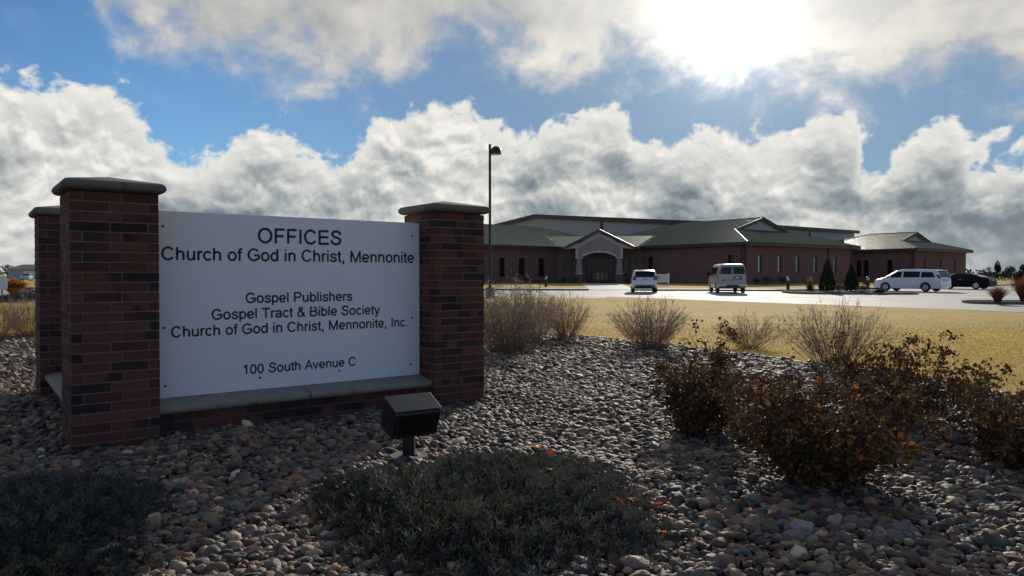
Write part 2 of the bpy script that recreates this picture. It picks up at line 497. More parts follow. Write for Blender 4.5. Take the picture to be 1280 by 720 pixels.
sheet('ground', [(-4000, -200), (4000, -200), (4000, 6000), (-4000, 6000)], 0.0, M['lawn'])
BED = [(-13.5, -3), (-14.2, 8), (-13.4, 16.8), (-9.5, 18.6), (-4, 19.0), (0, 18.4), (1.9, 16.8), (3.3, 14.6), (4.5, 12.6), (5.2, 10.8), (5.75, 9.2), (6.4, 7.6), (7.3, 5.0), (8.0, 1.0), (8, -3)]
sheet('garden_bed', BED, 0.006, M['soil'])
edge_line = [p for p in BED[1:-1]]
strip('lawn_edge_shade', edge_line, 0.05, -0.02, 0.045, mat('edge_shade_dark', (0.02, 0.018, 0.017), 0.7))  # thin dark raised strip, added for the shade line along the lawn edge

K0 = Vector((8.7, 60.3))
KL = K0 - CX * 75; KR = K0 + CX * 13.5
KB = KR + BX * 66
near = [(-66, 47.6), (5.4, 43.4), (5.7, 44.6), (7.2, 44.0), (19.1, 27.6), (27.6, 15.6), (45, -10)]
LOT = near + [(160, -10), (160, 120), (KB.x + 10, KB.y + 8), tuple(KB), tuple(KR), tuple(KL)]
sheet('parking_lot', LOT, 0.008, M['concrete'])
VERGE = [tuple(KL), tuple(KR), tuple(KB), (KB.x - 10, KB.y + 70), (-80, 190)]
sheet('verge', VERGE, 0.125, M['lawn'])
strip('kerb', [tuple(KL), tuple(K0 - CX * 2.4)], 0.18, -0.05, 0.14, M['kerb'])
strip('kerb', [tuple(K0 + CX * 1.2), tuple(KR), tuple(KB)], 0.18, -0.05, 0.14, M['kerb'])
# footway behind the kerb and the walk up to the door
sheet('footpath', [tuple(p) for p in (KL + CN * 0.19, KR + CN * 0.19 - CX * 0.6, KR + CN * 2.4 - CX * 1.2, KL + CN * 2.4)], 0.133, M['concrete'])
P0 = K0 - CX * 2.4; P1 = K0 + CX * 1.2
DOOR = Vector((11.7, 98.4))
mbw = MB()
sheet('path', [tuple(p) for p in (P0 + CN * 0.0, P1, DOOR + CX * 2.6 - CN * 2.0, DOOR - CX * 2.6 - CN * 2.0)], 0.139, M['concrete'])
mb = MB(); q0 = P0 - CN * 1.4; q1 = P1 - CN * 1.4
mb.poly([(q0.x, q0.y, tz(q0.y) + 0.010), (q1.x, q1.y, tz(q1.y) + 0.010), (P1.x, P1.y, tz(P1.y) + 0.1385), (P0.x, P0.y, tz(P0.y) + 0.1385)])
for a_, b_ in ((q0, P0), (q1, P1)): mb.poly([(a_.x, a_.y, tz(a_.y) + 0.010), (b_.x, b_.y, tz(b_.y) + 0.1385), (b_.x, b_.y, tz(b_.y))])
o = mb.build('path_ramp', M['concrete']); o['kind'] = 'structure'
# sawn joints and bay lines on the lot
for k in range(9):
    a = K0 + CX * (-42 + 6.5 * k + 5) - CN * 1.0; b = a - CN * 16.5
    strip('lot_joint', [tuple(a), tuple(b)], 0.05, 0.0, 0.0115, M['joint'])
for k in range(3):
    a = K0 - CX * 60 - CN * (5 + 5 * k); b = a + CX * (74 + 9 * k)
    strip('lot_joint', [tuple(a), tuple(b)], 0.05, 0.0, 0.0112, M['joint'])
for k in range(7):
    a = KR + BX * (6 + 7 * k) + AX * 3; b = a + AX * 36
    strip('lot_joint', [tuple(a), tuple(b)], 0.05, 0.0, 0.0118, M['joint'])
for k in range(4):
    a = KR + AX * (8 + 6.5 * k) + BX * 1; b = a + BX * 70
    strip('lot_joint', [tuple(a), tuple(b)], 0.05, 0.0, 0.0122, M['joint'])
for k in range(-6, 5):
    a = K0 + CX * (3.0 * k + 1.65 + 3.0) - CN * 0.5
    if k < -3 or k >= -1: strip('bay_line', [tuple(a - CN * 5.2), tuple(a)], 0.11, 0.0, 0.0135, M['paint'])
for k in range(1, 14):
    a = KR + BX * (3 + 3.0 * k) + AX * 0.5
    strip('bay_line', [tuple(a + AX * 5.2), tuple(a)], 0.11, 0.0, 0.0137, M['paint'])
# drive passing on the far left
sheet('drive', [(-90, 40.0), (-17, 37.2), (-17, 41.4), (-90, 45.0)], 0.010, M['asphalt'])
strip('kerb', [(-90, 45.1), (-17, 41.5)], 0.18, -0.05, 0.13, mat('dark_kerb', (0.05, 0.048, 0.045), 0.9))

# ------------------------------------------------------------------ brick sign
OS = Vector((-3.536, 5.92)); BS = Vector((0.795, 0.606)).normalized(); NS = Vector((-0.606, 0.795)).normalized()   # along the panel / away from the camera
WS = Vector((-0.594, 0.804)).normalized(); WN = Vector((WS.y, -WS.x))       # along the left wing; WN is its right
rng = np.random.default_rng(3)
COURSE = 0.0825; NC = 26; PZ = COURSE * NC


def bricks_obj(name, boxes, parent, core):
    """boxes: (lo, hi, matrix, long_axis); each brick its own tone, some with a dark flashed end"""
    V = []; F = []; C = []; MI = []
    quad = np.array([(3, 2, 1, 0), (4, 5, 6, 7), (0, 1, 5, 4), (1, 2, 6, 5), (2, 3, 7, 6), (3, 0, 4, 7)])
    def add(lo, hi, Mx, c0, c1, mi, ax):
        lo = np.array(lo, float); hi = np.array(hi, float)
        p = np.array([(lo[0], lo[1], lo[2]), (hi[0], lo[1], lo[2]), (hi[0], hi[1], lo[2]), (lo[0], hi[1], lo[2]),
                      (lo[0], lo[1], hi[2]), (hi[0], lo[1], hi[2]), (hi[0], hi[1], hi[2]), (lo[0], hi[1], hi[2])])
        end = p[:, ax] > (lo[ax] + hi[ax]) / 2
        c = np.where(end[:, None], c1, c0)
        Mn = np.array(Mx); p = p @ Mn[:3, :3].T + Mn[:3, 3]
        F.append(quad + len(V) * 8); V.append(p); C.append(c); MI.extend([mi] * 6)
    for lo, hi, Mx, ax in boxes:
        k = rng.uniform(0.72, 1.38); red = np.array([0.128 * k, 0.046 * k * rng.uniform(0.9, 1.1), 0.036 * k, 1])
        dk = np.array([0.040, 0.025, 0.023, 1]) * rng.uniform(0.7, 1.6); dk[3] = 1
        r = rng.random()
        lo = np.array(lo) + rng.uniform(-0.0012, 0.0012, 3); hi = np.array(hi) + rng.uniform(-0.0012, 0.0012, 3)
        L = hi[ax] - lo[ax]
        if r < 0.66 or L < 0.12:
            c = red if rng.random() < 0.93 else dk
            add(lo, hi, Mx, c, c, 0, ax)
        elif r < 0.74:
            add(lo, hi, Mx, dk, dk, 0, ax)
        else:                                   # flashed: one end fired dark
            cut = lo[ax] + L * rng.uniform(0.3, 0.7); w = L * 0.10
            a, b = (red, dk) if rng.random() < 0.5 else (dk, red)
            h1 = hi.copy(); h1[ax] = cut - w; l2 = lo.copy(); l2[ax] = cut + w
            h2 = hi.copy(); h2[ax] = cut + w; l1 = lo.copy(); l1[ax] = cut - w
            add(lo, h1, Mx, a, a, 0, ax); add(l1, h2, Mx, a, b, 0, ax); add(l2, hi, Mx, b, b, 0, ax)
    for lo, hi, Mx in core:
        g = np.array([0.2, 0.2, 0.2, 1]); add(lo, hi, Mx, g, g, 1, 0)
    return np_mesh(name, np.vstack(V), np.vstack(F), [M['brick'], M['mortar']], parent, np.vstack(C), mi=MI)


sign = empty('church_sign', (OS.x, OS.y, 0))
tag(sign, 'brick church office sign with white lettered panel between capped brick piers', 'sign')
SI = Matrix.Translation((-OS.x, -OS.y, 0))          # world -> sign local
PW = 0.655


def pier(o2, a, b):
    """pier whose near-left corner stands at o2 (world), a to the right, b to the back"""
    Mx = SI @ frame((o2.x, o2.y), a, b)
    g = 0.006; D = 0.095; boxes = []
    for k in range(NC + 1):
        z0 = (k - 1) * COURSE + g; z1 = k * COURSE - g
        e = k % 2
        J = [0, 0.285, 0.57, PW] if e else [0, 0.085, 0.37, PW]
        Jb = [0, 0.085, 0.37, PW] if e else [0, 0.285, 0.57, PW]
        for js, y0 in ((J, 0.0), (Jb, PW - D)):
            for i in range(len(js) - 1):
                boxes.append(((js[i] + (g if i else 0), y0, z0), (js[i + 1] - (g if i < len(js) - 2 else 0), y0 + D, z1), Mx, 0))
        S0 = [D, 0.33, PW - D] if e else [D, D + 0.14, D + 0.33, PW - D]
        for x0 in (0.0, PW - D):
            for i in range(len(S0) - 1):
                boxes.append(((x0, S0[i] + g, z0), (x0 + D, S0[i + 1] - g, z1), Mx, 1))
    p = bricks_obj('brick_pier', boxes, sign, [((0.005, 0.005, -0.08), (PW - 0.005, PW - 0.005, PZ - 0.006), Mx)])
    # cast stone cap: bullnosed slab with a shallow pyramid top
    mb = MB(); ov = 0.058
    rings = [(-0.02, PZ + 0.000), (ov - 0.045, PZ + 0.004), (ov - 0.012, PZ + 0.018), (ov, PZ + 0.042), (ov - 0.004, PZ + 0.066), (ov - 0.02, PZ + 0.086), (ov - 0.05, PZ + 0.096)]
    for q, z in rings: mb.v += [tuple(Mx @ Vector(v)) for v in ((-q, -q, z), (PW + q, -q, z), (PW + q, PW + q, z), (-q, PW + q, z))]
    n = len(rings)
    for i in range(n - 1):
        for k in range(4):
            mb.f.append((i * 4 + k, i * 4 + (k + 1) % 4, (i + 1) * 4 + (k + 1) % 4, (i + 1) * 4 + k)); mb.m.append(0)
    mb.v.append(tuple(Mx @ Vector((PW / 2, PW / 2, PZ + 0.160))))
    for k in range(4): mb.f.append(((n - 1) * 4 + k, (n - 1) * 4 + (k + 1) % 4, n * 4)); mb.m.append(0)
    mb.f.append((3, 2, 1, 0)); mb.m.append(0)
    c = mb.build('pier_cap', M['cast'], p, bevel=0.012, smooth=True)
    return p


UR = 3.392                                            # where the right pier starts along the panel
pier(OS, BS, NS)
pier(OS + BS * UR, BS, NS)
FAR = OS + WS * 3.145
pier(FAR, Vector((-WN.x, -WN.y)) * -1, WS)


def base_wall(o2, a, b, length):
    Mx = SI @ frame((o2.x, o2.y), a, b); g = 0.005; boxes = []
    T0, T1 = 0.12, 0.53
    for k in range(4):
        z0 = (k - 1) * COURSE + g; z1 = k * COURSE - g
        x = -0.16 if k % 2 else 0.0
        while x < length:
            x0, x1 = max(0.0, x) + g, min(length, x + 0.305) - g
            if x1 - x0 > 0.02: boxes.append(((x0, T0, z0), (x1, T1, z1), Mx, 0))
            x += 0.305
    w = bricks_obj('base_wall', boxes, sign, [((0.0, T0 + 0.008, -0.09), (length, T1 - 0.008, 0.244), Mx)])
    for s0, s1 in ((0.0, length * 0.5 - 0.004), (length * 0.5 + 0.004, length)):
        prof = [(0.075, 0.25), (0.058, 0.265), (0.054, 0.29), (0.062, 0.308), (0.09, 0.318), (0.30, 0.352), (0.35, 0.352), (0.56, 0.318), (0.588, 0.308), (0.596, 0.29), (0.592, 0.265), (0.575, 0.25)]
        mb = MB(); mb.prism([Mx @ Vector((s0 + 0.002, y, z)) for y, z in prof], (Mx.to_3x3() @ Vector((s1 - s0 - 0.004, 0, 0))))
        mb.build('coping_stone', M['coping'], w, smooth=True)
    return w


base_wall(OS + BS * PW, BS, NS, UR - PW)
LW = OS + WS * PW
base_wall(OS + NS * PW + BS * 0.0, WS, WN, 3.145 - PW)

# panels
Mp = SI @ frame((OS + BS * PW).to_tuple(), BS, NS)
PL = UR - PW
mb = MB(); mb.box((0.004, 0.31, 0.356), (PL - 0.004, 0.345, 2.038), Mp)
panel = mb.build('sign_panel', M['panel'], sign, bevel=0.003)
mb = MB()
Mw = SI @ frame((OS + NS * PW).to_tuple(), WS, WN)
mb.box((0.004, 0.31, 0.356), (3.145 - PW - 0.02, 0.345, 2.038), Mw)
mb.build('sign_panel', M['panel'], sign, bevel=0.003)


# lettering: a plain grotesque drawn as strokes (units of 1/1000 em)
def arc(cx, cy, rx, ry, a0, a1, n=22):
    return [(cx + rx * math.cos(R(a0 + (a1 - a0) * i / n)), cy + ry * math.sin(R(a0 + (a1 - a0) * i / n))) for i in range(n + 1)]


def spl(pts, n=5):
    P = [pts[0]] + list(pts) + [pts[-1]]; o = []
    for i in range(1, len(P) - 2):
        p0, p1, p2, p3 = P[i - 1], P[i], P[i + 1], P[i + 2]
        for k in range(n):
            t = k / n
            o.append(tuple(0.5 * (2 * p1[j] + (p2[j] - p0[j]) * t + (2 * p0[j] - 5 * p1[j] + 4 * p2[j] - p3[j]) * t * t + (3 * p1[j] - p0[j] - 3 * p2[j] + p3[j]) * t ** 3) for j in (0, 1)))
    o.append(pts[-1]); return o


ARCH = spl([(111, 270), (128, 390), (195, 462), (285, 478), (375, 455), (436, 380), (443, 280)]) + [(443, 0)]
G = {
    'O': (778, [arc(389, 358, 297, 326, 0, 360, 40)]),
    'C': (722, [arc(378, 358, 284, 326, 35, 325, 34)]),
    'G': (778, [arc(392, 358, 298, 326, 38, 308, 34) + [(665, 140), (688, 165), (688, 330)], [(732, 332), (400, 332)]]),
    'F': (611, [[(126, 0), (126, 716)], [(126, 674), (560, 674)], [(126, 352), (510, 352)]]),
    'E': (667, [[(126, 0), (126, 716)], [(126, 674), (605, 674)], [(126, 372), (575, 372)], [(126, 42), (620, 42)]]),
    'I': (278, [[(139, 0), (139, 716)]]),
    'S': (667, [spl([(568, 515), (530, 625), (430, 676), (325, 684), (215, 655), (152, 585), (152, 500), (212, 425), (330, 385), (450, 352), (545, 290), (568, 195), (510, 90), (405, 42), (310, 36), (200, 55), (120, 125), (90, 235)])]),
    'h': (556, [[(111, 0), (111, 716)], ARCH]),
    'n': (556, [[(111, 0), (111, 519)], ARCH]),
    'u': (556, [[(445, 0), (445, 519)], [(111, 519)] + spl([(111, 230), (122, 110), (182, 48), (265, 36), (350, 62), (422, 130), (445, 250)])]),
    'r': (333, [[(109, 0), (109, 519)], spl([(109, 270), (122, 390), (175, 458), (245, 476), (322, 456)])]),
    'c': (500, [arc(268, 259, 188, 227, 38, 322, 26)]),
    'o': (556, [arc(278, 259, 200, 227, 0, 360, 32)]),
    'e': (556, [[(80, 252), (478, 252)], arc(279, 259, 200, 227, -3, 322, 30)]),
    'f': (278, [[(136, 0), (136, 520)] + spl([(136, 560), (152, 640), (205, 682), (288, 678)]), [(18, 484), (262, 484)]]),
    'd': (556, [[(446, 0), (446, 716)], arc(268, 259, 186, 227, 0, 360, 30)]),
    'b': (556, [[(108, 0), (108, 716)], arc(286, 259, 186, 227, 0, 360, 30)]),
    'p': (556, [[(110, 519), (110, -199)], arc(288, 259, 186, 227, 0, 360, 30)]),
    'i': (222, [[(111, 0), (111, 519)], [(111, 616), (111, 716)]]),
    'l': (222, [[(108, 0), (108, 716)]]),
    't': (278, [[(140, 660), (140, 130)] + spl([(140, 110), (158, 55), (205, 38), (268, 46)]), [(16, 484), (258, 484)]]),
    ',': (278, [[(139, 100), (139, 0), (122, -85), (84, -130)]]),
    '.': (278, [[(139, 0), (139, 100)]]),
    'M': (833, [[(119, 0), (119, 716)], [(119, 690), (416, 30), (713, 690)], [(713, 716), (713, 0)]]),
    's': (500, [spl([(428, 372), (398, 445), (322, 481), (240, 483), (152, 455), (108, 390), (138, 315), (240, 275), (350, 246), (418, 198), (418, 115), (352, 52), (255, 36), (155, 55), (92, 110), (70, 170)])]),
    'P': (667, [[(123, 0), (123, 716)], [(123, 674), (400, 674)] + arc(405, 504, 172, 170, 90, -90, 16) + [(123, 334)]]),
    'T': (611, [[(305, 0), (305, 716)], [(20, 674), (591, 674)]]),
    'a': (556, [spl([(78, 368), (108, 440), (182, 480), (280, 484), (380, 460), (434, 390), (438, 300), (438, 120), (450, 40), (478, 0)]), spl([(438, 308), (330, 282), (210, 264), (115, 225), (82, 150), (120, 70), (205, 36), (310, 55), (400, 120), (438, 225)])]),
    '&': (667, [spl([(628, 12), (440, 235), (270, 440), (205, 530), (208, 610), (270, 672), (350, 672), (415, 620), (408, 540), (340, 460), (230, 388), (130, 300), (92, 200), (122, 100), (210, 42), (310, 38), (430, 90), (520, 200), (565, 330)])]),
    'B': (667, [[(123, 0), (123, 716)], [(123, 674), (390, 674)] + arc(385, 528, 165, 146, 90, -90, 14) + [(123, 382)], [(390, 382)] + arc(400, 212, 188, 170, 90, -90, 16) + [(123, 42)]]),
    'y': (500, [[(38, 519), (252, 10)], [(464, 519), (250, -10)] + spl([(240, -40), (212, -115), (160, -158), (68, -152)])]),
    '1': (556, [[(330, 0), (330, 716)], spl([(330, 690), (268, 618), (190, 562), (112, 528)])]),
    '0': (556, [arc(278, 353, 193, 322, 0, 360, 34)]),
    'A': (667, [[(44, 0), (333, 690), (622, 0)], [(140, 255), (527, 255)]]),
    'v': (500, [[(40, 519), (250, 30), (460, 519)]]),
    ' ': (278, []),
}


def write(text, u0, u1, base):
    """one mesh per word"""
    adv = sum(G[c][0] for c in text)
    lsb = 48 if text[0] not in 'B1' else 80
    k = (u1 - u0) / (adv - lsb - 45); x = -lsb * k; hw = 60.0
    mb = MB(); pz = 0.3078
    for c in text + ' ':
        w, strokes = G[c]
        for st in strokes:
            P = [Vector(p) for p in st]; n = len(P); closed = (P[0] - P[-1]).length < 1.0
            if closed: P = P[:-1]; n -= 1
            L, Rr = [], []
            for i in range(n):
                a = P[(i - 1) % n] if (closed or i) else P[i]; b = P[(i + 1) % n] if (closed or i < n - 1) else P[i]
                d1 = (P[i] - a); d2 = (b - P[i])
                d1 = d1.normalized() if d1.length > 0 else d2.normalized(); d2 = d2.normalized() if d2.length > 0 else d1
                t = (d1 + d2).normalized(); nn = Vector((-t.y, t.x)); m = min(2.2, 1.0 / max(0.35, nn.dot(Vector((-d1.y, d1.x)))))
                L.append(P[i] + nn * hw * m); Rr.append(P[i] - nn * hw * m)
            for i in range(n if closed else n - 1):
                j = (i + 1) % n
                q = [Rr[i], Rr[j], L[j], L[i]]
                mb.poly([Mp @ Vector((u0 - PW + x + p.x * k, pz, base + p.y * k)) for p in q])
        if c == ' ' and mb.v:
            mb.build('lettering', M['vinyl'], panel); mb = MB()
        x += w * k


for t_, a_, b_, z_ in (('OFFICES', 1.602, 2.460, 1.772), ('Church of God in Christ, Mennonite', 0.741, 3.316, 1.597), ('Gospel Publishers', 1.482, 2.577, 1.194),
                       ('Gospel Tract & Bible Society', 1.168, 2.894, 1.045), ('Church of God in Christ, Mennonite, Inc.', 0.816, 3.241, 0.899), ('100 South Avenue C', 1.452, 2.617, 0.512)):
    write(t_, a_, b_, z_)
for u, z in ((0.756, 1.90), (3.294, 1.89), (0.755, 0.988), (3.292, 0.990), (0.763, 0.464), (3.273, 0.473), (1.612, 0.468), (2.434, 0.471)):
    mb = MB(); mb.lathe([(0.0, 0.302), (0.007, 0.3025), (0.011, 0.306), (0.0115, 0.312)], 10, (u - PW, 0, z), 'Y')
    for i in range(len(mb.v)): mb.v[i] = tuple(Mp @ Vector(mb.v[i]))
    mb.build('screw', M['screw'], panel, smooth=True)

# ------------------------------------------------------------------ flood light in front of the sign
fx, fy = -0.80, 5.72
fl = empty('flood_light', (fx, fy, 0))
tag(fl, 'black box flood light on a square post aimed at the sign', 'flood light')
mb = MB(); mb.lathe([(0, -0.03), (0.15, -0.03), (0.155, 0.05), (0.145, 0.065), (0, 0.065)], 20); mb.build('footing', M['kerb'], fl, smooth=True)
mb = MB(); mb.box((-0.045, -0.045, 0.045), (0.045, 0.045, 0.255)); mb.box((-0.03, -0.03, 0.256), (0.03, 0.03, 0.30)); mb.build('post', M['black_metal'], fl, bevel=0.004)
hd = empty('lamp_head', (0, 0, 0.285)); hd.parent = fl
hd.rotation_euler = (R(17), 0, math.atan2(BS.y, BS.x) - R(4))
mb = MB()
prof = [(-0.115, -0.03), (-0.13, 0.17), (-0.118, 0.192), (0.075, 0.215), (0.10, 0.202), (0.115, 0.0), (0.09, -0.03)]
mb.prism([(-0.19, y, z) for y, z in prof], (0.38, 0, 0)); mb.build('housing', M['black_metal'], hd, bevel=0.008)
mb = MB(); mb.box((-0.175, 0.112, 0.01), (0.175, 0.122, 0.19)); mb.build('lens', M['glass'], hd)
mb = MB()
for i in range(13):
    x = -0.164 + i * 0.0273; mb.box((x - 0.003, -0.139, 0.0), (x + 0.003, -0.118, 0.155))
mb.build('cooling_fin', M['dark_metal'], hd)
mb = MB(); mb.prism([(-0.195, -0.128, 0.197), (-0.195, 0.10, 0.2245), (-0.195, 0.10, 0.2305), (-0.195, -0.128, 0.203)], (0.39, 0, 0))
mb.build('hood', mat('weathered_hood', (0.018, 0.024, 0.034), 0.55, spec=0.25, metal=0.0, var=0.25, vscale=10), hd, bevel=0.002)
# ------------------------------------------------------------------ river pebbles (uncountable: one object)
def in_poly(px, py, poly):
    poly = np.asarray(poly); n = len(poly); inside = np.zeros(len(px), bool); j = n - 1
    for i in range(n):
        xi, yi = poly[i]; xj, yj = poly[j]
        c = ((yi > py) != (yj > py)) & (px < (xj - xi) * (py - yi) / (yj - yi + 1e-12) + xi)
        inside ^= c; j = i
    return inside


def local(px, py, o, a, b):
    return (px - o.x) * a.x + (py - o.y) * a.y, (px - o.x) * b.x + (py - o.y) * b.y


def clear_of_sign(px, py, m=0.0):
    u, v = local(px, py, OS, BS, NS)
    k = ((u > -m) & (u < PW + m) & (v > -m) & (v < PW + m)) | ((u > UR - m) & (u < UR + PW + m) & (v > -m) & (v < PW + m)) | ((u > 0) & (u < UR) & (v > 0.12 - m) & (v < 0.53 + m))
    u, v = local(px, py, FAR, Vector((WN.x, WN.y)), WS)
    k |= (u > -m) & (u < PW + m) & (v > -m) & (v < PW + m)
    u, v = local(px, py, OS + NS * PW, WN, WS)
    k |= (u > 0.12 - m) & (u < 0.53 + m) & (v > -0.1) & (v < 2.6)
    return ~k


def bed_height(x, y):
    return 0.035 * np.sin(x * 1.3 + 0.7 * y) * np.sin(y * 1.1 - 0.5 * x) + 0.02 * np.sin(2.9 * x + 1.7) * np.sin(2.3 * y)


def pebbles():
    g = np.random.default_rng(11)
    pts = []
    for y0, y1, s in ((-1.2, 2.9, 0.0390), (2.9, 6.0, 0.0375), (6.0, 10.0, 0.044), (10.0, 20.0, 0.062)):
        xs = np.arange(-min(0.80 * y1 + 2.2, 14), min(0.80 * y1 + 1.2, 9.0), s); ys = np.arange(y0, y1, s)
        X_, Y_ = np.meshgrid(xs, ys); X_ = X_.ravel() + g.uniform(-0.55, 0.55, X_.size) * s; Y_ = Y_.ravel() + g.uniform(-0.55, 0.55, Y_.size) * s
        k = (np.abs(X_) < 0.80 * np.abs(Y_) + 2.2); X_, Y_ = X_[k], Y_[k]
        pts.append(np.stack([X_, Y_, np.full(X_.size, s)], 1))
    p = np.vstack(pts)
    k = in_poly(p[:, 0], p[:, 1], BED) & clear_of_sign(p[:, 0], p[:, 1], 0.0)
    p = p[k]; n = len(p)
    s = p[:, 2]
    size = np.clip(g.lognormal(0, 0.32, n), 0.5, 2.4) * np.where(s < 0.040, 0.0215, 0.0235)
    size *= np.where(s > 0.05, 1.4, 1.0)
    sc = np.stack([size * g.uniform(1.0, 1.6, n), size * g.uniform(0.85, 1.15, n), size * g.uniform(0.5, 0.9, n)], 1)
    z = np.maximum(bed_height(p[:, 0], p[:, 1]), -0.005) + 0.012 + sc[:, 2] * 0.45 + g.uniform(0, 0.028, n)
    rot = np.stack([g.normal(0, 0.28, n), g.normal(0, 0.28, n), g.uniform(0, 6.283, n)], 1)
    pal = np.array([(0.21, 0.175, 0.145), (0.15, 0.155, 0.165), (0.29, 0.235, 0.175), (0.22, 0.125, 0.10), (0.085, 0.09, 0.10), (0.36, 0.31, 0.26), (0.15, 0.165, 0.145), (0.125, 0.10, 0.10), (0.30, 0.165, 0.13), (0.52, 0.48, 0.42), (0.12, 0.15, 0.18)])
    ix = g.choice(len(pal), n, p=[.16, .15, .12, .10, .12, .07, .09, .09, .04, .02, .04])
    tint = pal[ix] * g.uniform(0.45, 1.45, n)[:, None] * np.array([[0.92, 0.765, 0.64]])
    tint = np.hstack([tint, np.ones((n, 1))])
    me = bpy.data.meshes.new('gravel'); me.vertices.add(n)
    me.vertices.foreach_set('co', np.stack([p[:, 0], p[:, 1], z], 1).astype(np.float32).ravel())
    for nm, arr in (('rot', rot), ('scl', sc)):
        a = me.attributes.new(nm, 'FLOAT_VECTOR', 'POINT'); a.data.foreach_set('vector', arr.astype(np.float32).ravel())
    a = me.attributes.new('tint', 'FLOAT_COLOR', 'POINT'); a.data.foreach_set('color', tint.astype(np.float32).ravel())
    a = me.attributes.new('pick', 'INT', 'POINT'); a.data.foreach_set('value', g.integers(0, 8, n).astype(np.int32))
    ob = bpy.data.objects.new('gravel', me); col.objects.link(ob); me.materials.append(M['pebble'])
    ob['kind'] = 'stuff'
    ng = bpy.data.node_groups.new('pebbles', 'GeometryNodeTree')
    ng.interface.new_socket('Geometry', in_out='INPUT', socket_type='NodeSocketGeometry')
    ng.interface.new_socket('Geometry', in_out='OUTPUT', socket_type='NodeSocketGeometry')
    N = ng.nodes; L = ng.links
    gi = N.new('NodeGroupInput'); go = N.new('NodeGroupOutput')
    join = N.new('GeometryNodeGeometryToInstance')
    pos = N.new('GeometryNodeInputPosition')
    for i in range(8):
        ico = N.new('GeometryNodeMeshIcoSphere'); ico.inputs['Subdivisions'].default_value = 3; ico.inputs['Radius'].default_value = 1.0
        nz = N.new('ShaderNodeTexNoise'); nz.inputs['Scale'].default_value = 0.75 + 0.07 * i; nz.inputs['Detail'].default_value = 1.5
        ad = N.new('ShaderNodeVectorMath'); ad.operation = 'ADD'; ad.inputs[1].default_value = (7.3 * i, 3.1 * i, 1.7 * i)
        L.new(pos.outputs[0], ad.inputs[0]); L.new(ad.outputs[0], nz.inputs['Vector'])
        sb = N.new('ShaderNodeVectorMath'); sb.operation = 'SUBTRACT'; sb.inputs[1].default_value = (0.5, 0.5, 0.5)
        L.new(nz.outputs['Color'], sb.inputs[0])
        sc_ = N.new('ShaderNodeVectorMath'); sc_.operation = 'SCALE'; sc_.inputs['Scale'].default_value = 1.15
        L.new(sb.outputs[0], sc_.inputs[0])
        sp = N.new('GeometryNodeSetPosition'); L.new(ico.outputs[0], sp.inputs['Geometry']); L.new(sc_.outputs[0], sp.inputs['Offset'])
        ss = N.new('GeometryNodeSetShadeSmooth'); L.new(sp.outputs[0], ss.inputs[0])
        sm = N.new('GeometryNodeSetMaterial'); sm.inputs['Material'].default_value = M['pebble']; L.new(ss.outputs[0], sm.inputs[0])
        L.new(sm.outputs[0], join.inputs[0])
    m2p = N.new('GeometryNodeMeshToPoints'); L.new(gi.outputs[0], m2p.inputs['Mesh'])
    iop = N.new('GeometryNodeInstanceOnPoints'); L.new(m2p.outputs[0], iop.inputs['Points']); L.new(join.outputs[0], iop.inputs['Instance'])
    iop.inputs['Pick Instance'].default_value = True
    for nm, typ, sock in (('rot', 'FLOAT_VECTOR', 'Rotation'), ('scl', 'FLOAT_VECTOR', 'Scale'), ('pick', 'INT', 'Instance Index')):
        na = N.new('GeometryNodeInputNamedAttribute'); na.data_type = typ; na.inputs['Name'].default_value = nm
        src = [o for o in na.outputs if o.enabled and o.name == 'Attribute'][0]
        if nm == 'rot':
            e2r = N.new('FunctionNodeEulerToRotation'); L.new(src, e2r.inputs[0]); src = e2r.outputs[0]
        L.new(src, iop.inputs[sock])
    L.new(iop.outputs[0], go.inputs[0])
    md = ob.modifiers.new('pebbles', 'NODES'); md.node_group = ng
    print('pebbles', n)


pebbles()


def rock(name_label, x, y, r, sq, m, seed):
    g = np.random.default_rng(seed)
    bm = bmesh.new(); bmesh.ops.create_icosphere(bm, subdivisions=4, radius=1.0)
    from mathutils import noise as nz
    for v in bm.verts:
        q = v.co * 1.1 + Vector((seed * 3.7, 0, 0)); d = nz.noise(q) * 0.35 + nz.noise(q * 2.3) * 0.12
        v.co = v.co * (1 + d); v.co = Vector((v.co.x * r * sq[0], v.co.y * r * sq[1], v.co.z * r * sq[2]))
    me = bpy.data.meshes.new('rock'); bm.to_mesh(me); bm.free(); me.materials.append(m)
    o = bpy.data.objects.new('rock', me); o.location = (x, y, r * sq[2] * 0.9 + 0.03); o.rotation_euler = (0, 0.1, seed); col.objects.link(o)
    shade(o, 60); tag(o, name_label, 'rock'); return o


x, y = ground_at(1004, 678); rock('pale rounded rock lying on the pebbles right of the juniper', x, y, 0.052, (1.25, 0.9, 0.85), M['rock'], 3)
x, y = ground_at(1200, 562); rock('dark grey rock lying on the pebbles between two rose bushes', x, y, 0.11, (1.3, 0.9, 0.6), M['rock_dark'], 8)
x, y = ground_at(1128, 678); rock('dark blue grey cobble on the pebbles below the big rose bush', x, y, 0.055, (1.4, 0.9, 0.6), M['rock_dark'], 5)


# ------------------------------------------------------------------ plants
def rot_frames(d, g):
    """for directions d (n,3): two vectors across, randomly rolled"""
    d = d / np.linalg.norm(d, axis=1, keepdims=True)
    h = g.normal(size=d.shape); a = np.cross(d, h); a /= np.linalg.norm(a, axis=1, keepdims=True) + 1e-9
    return d, a, np.cross(d, a)


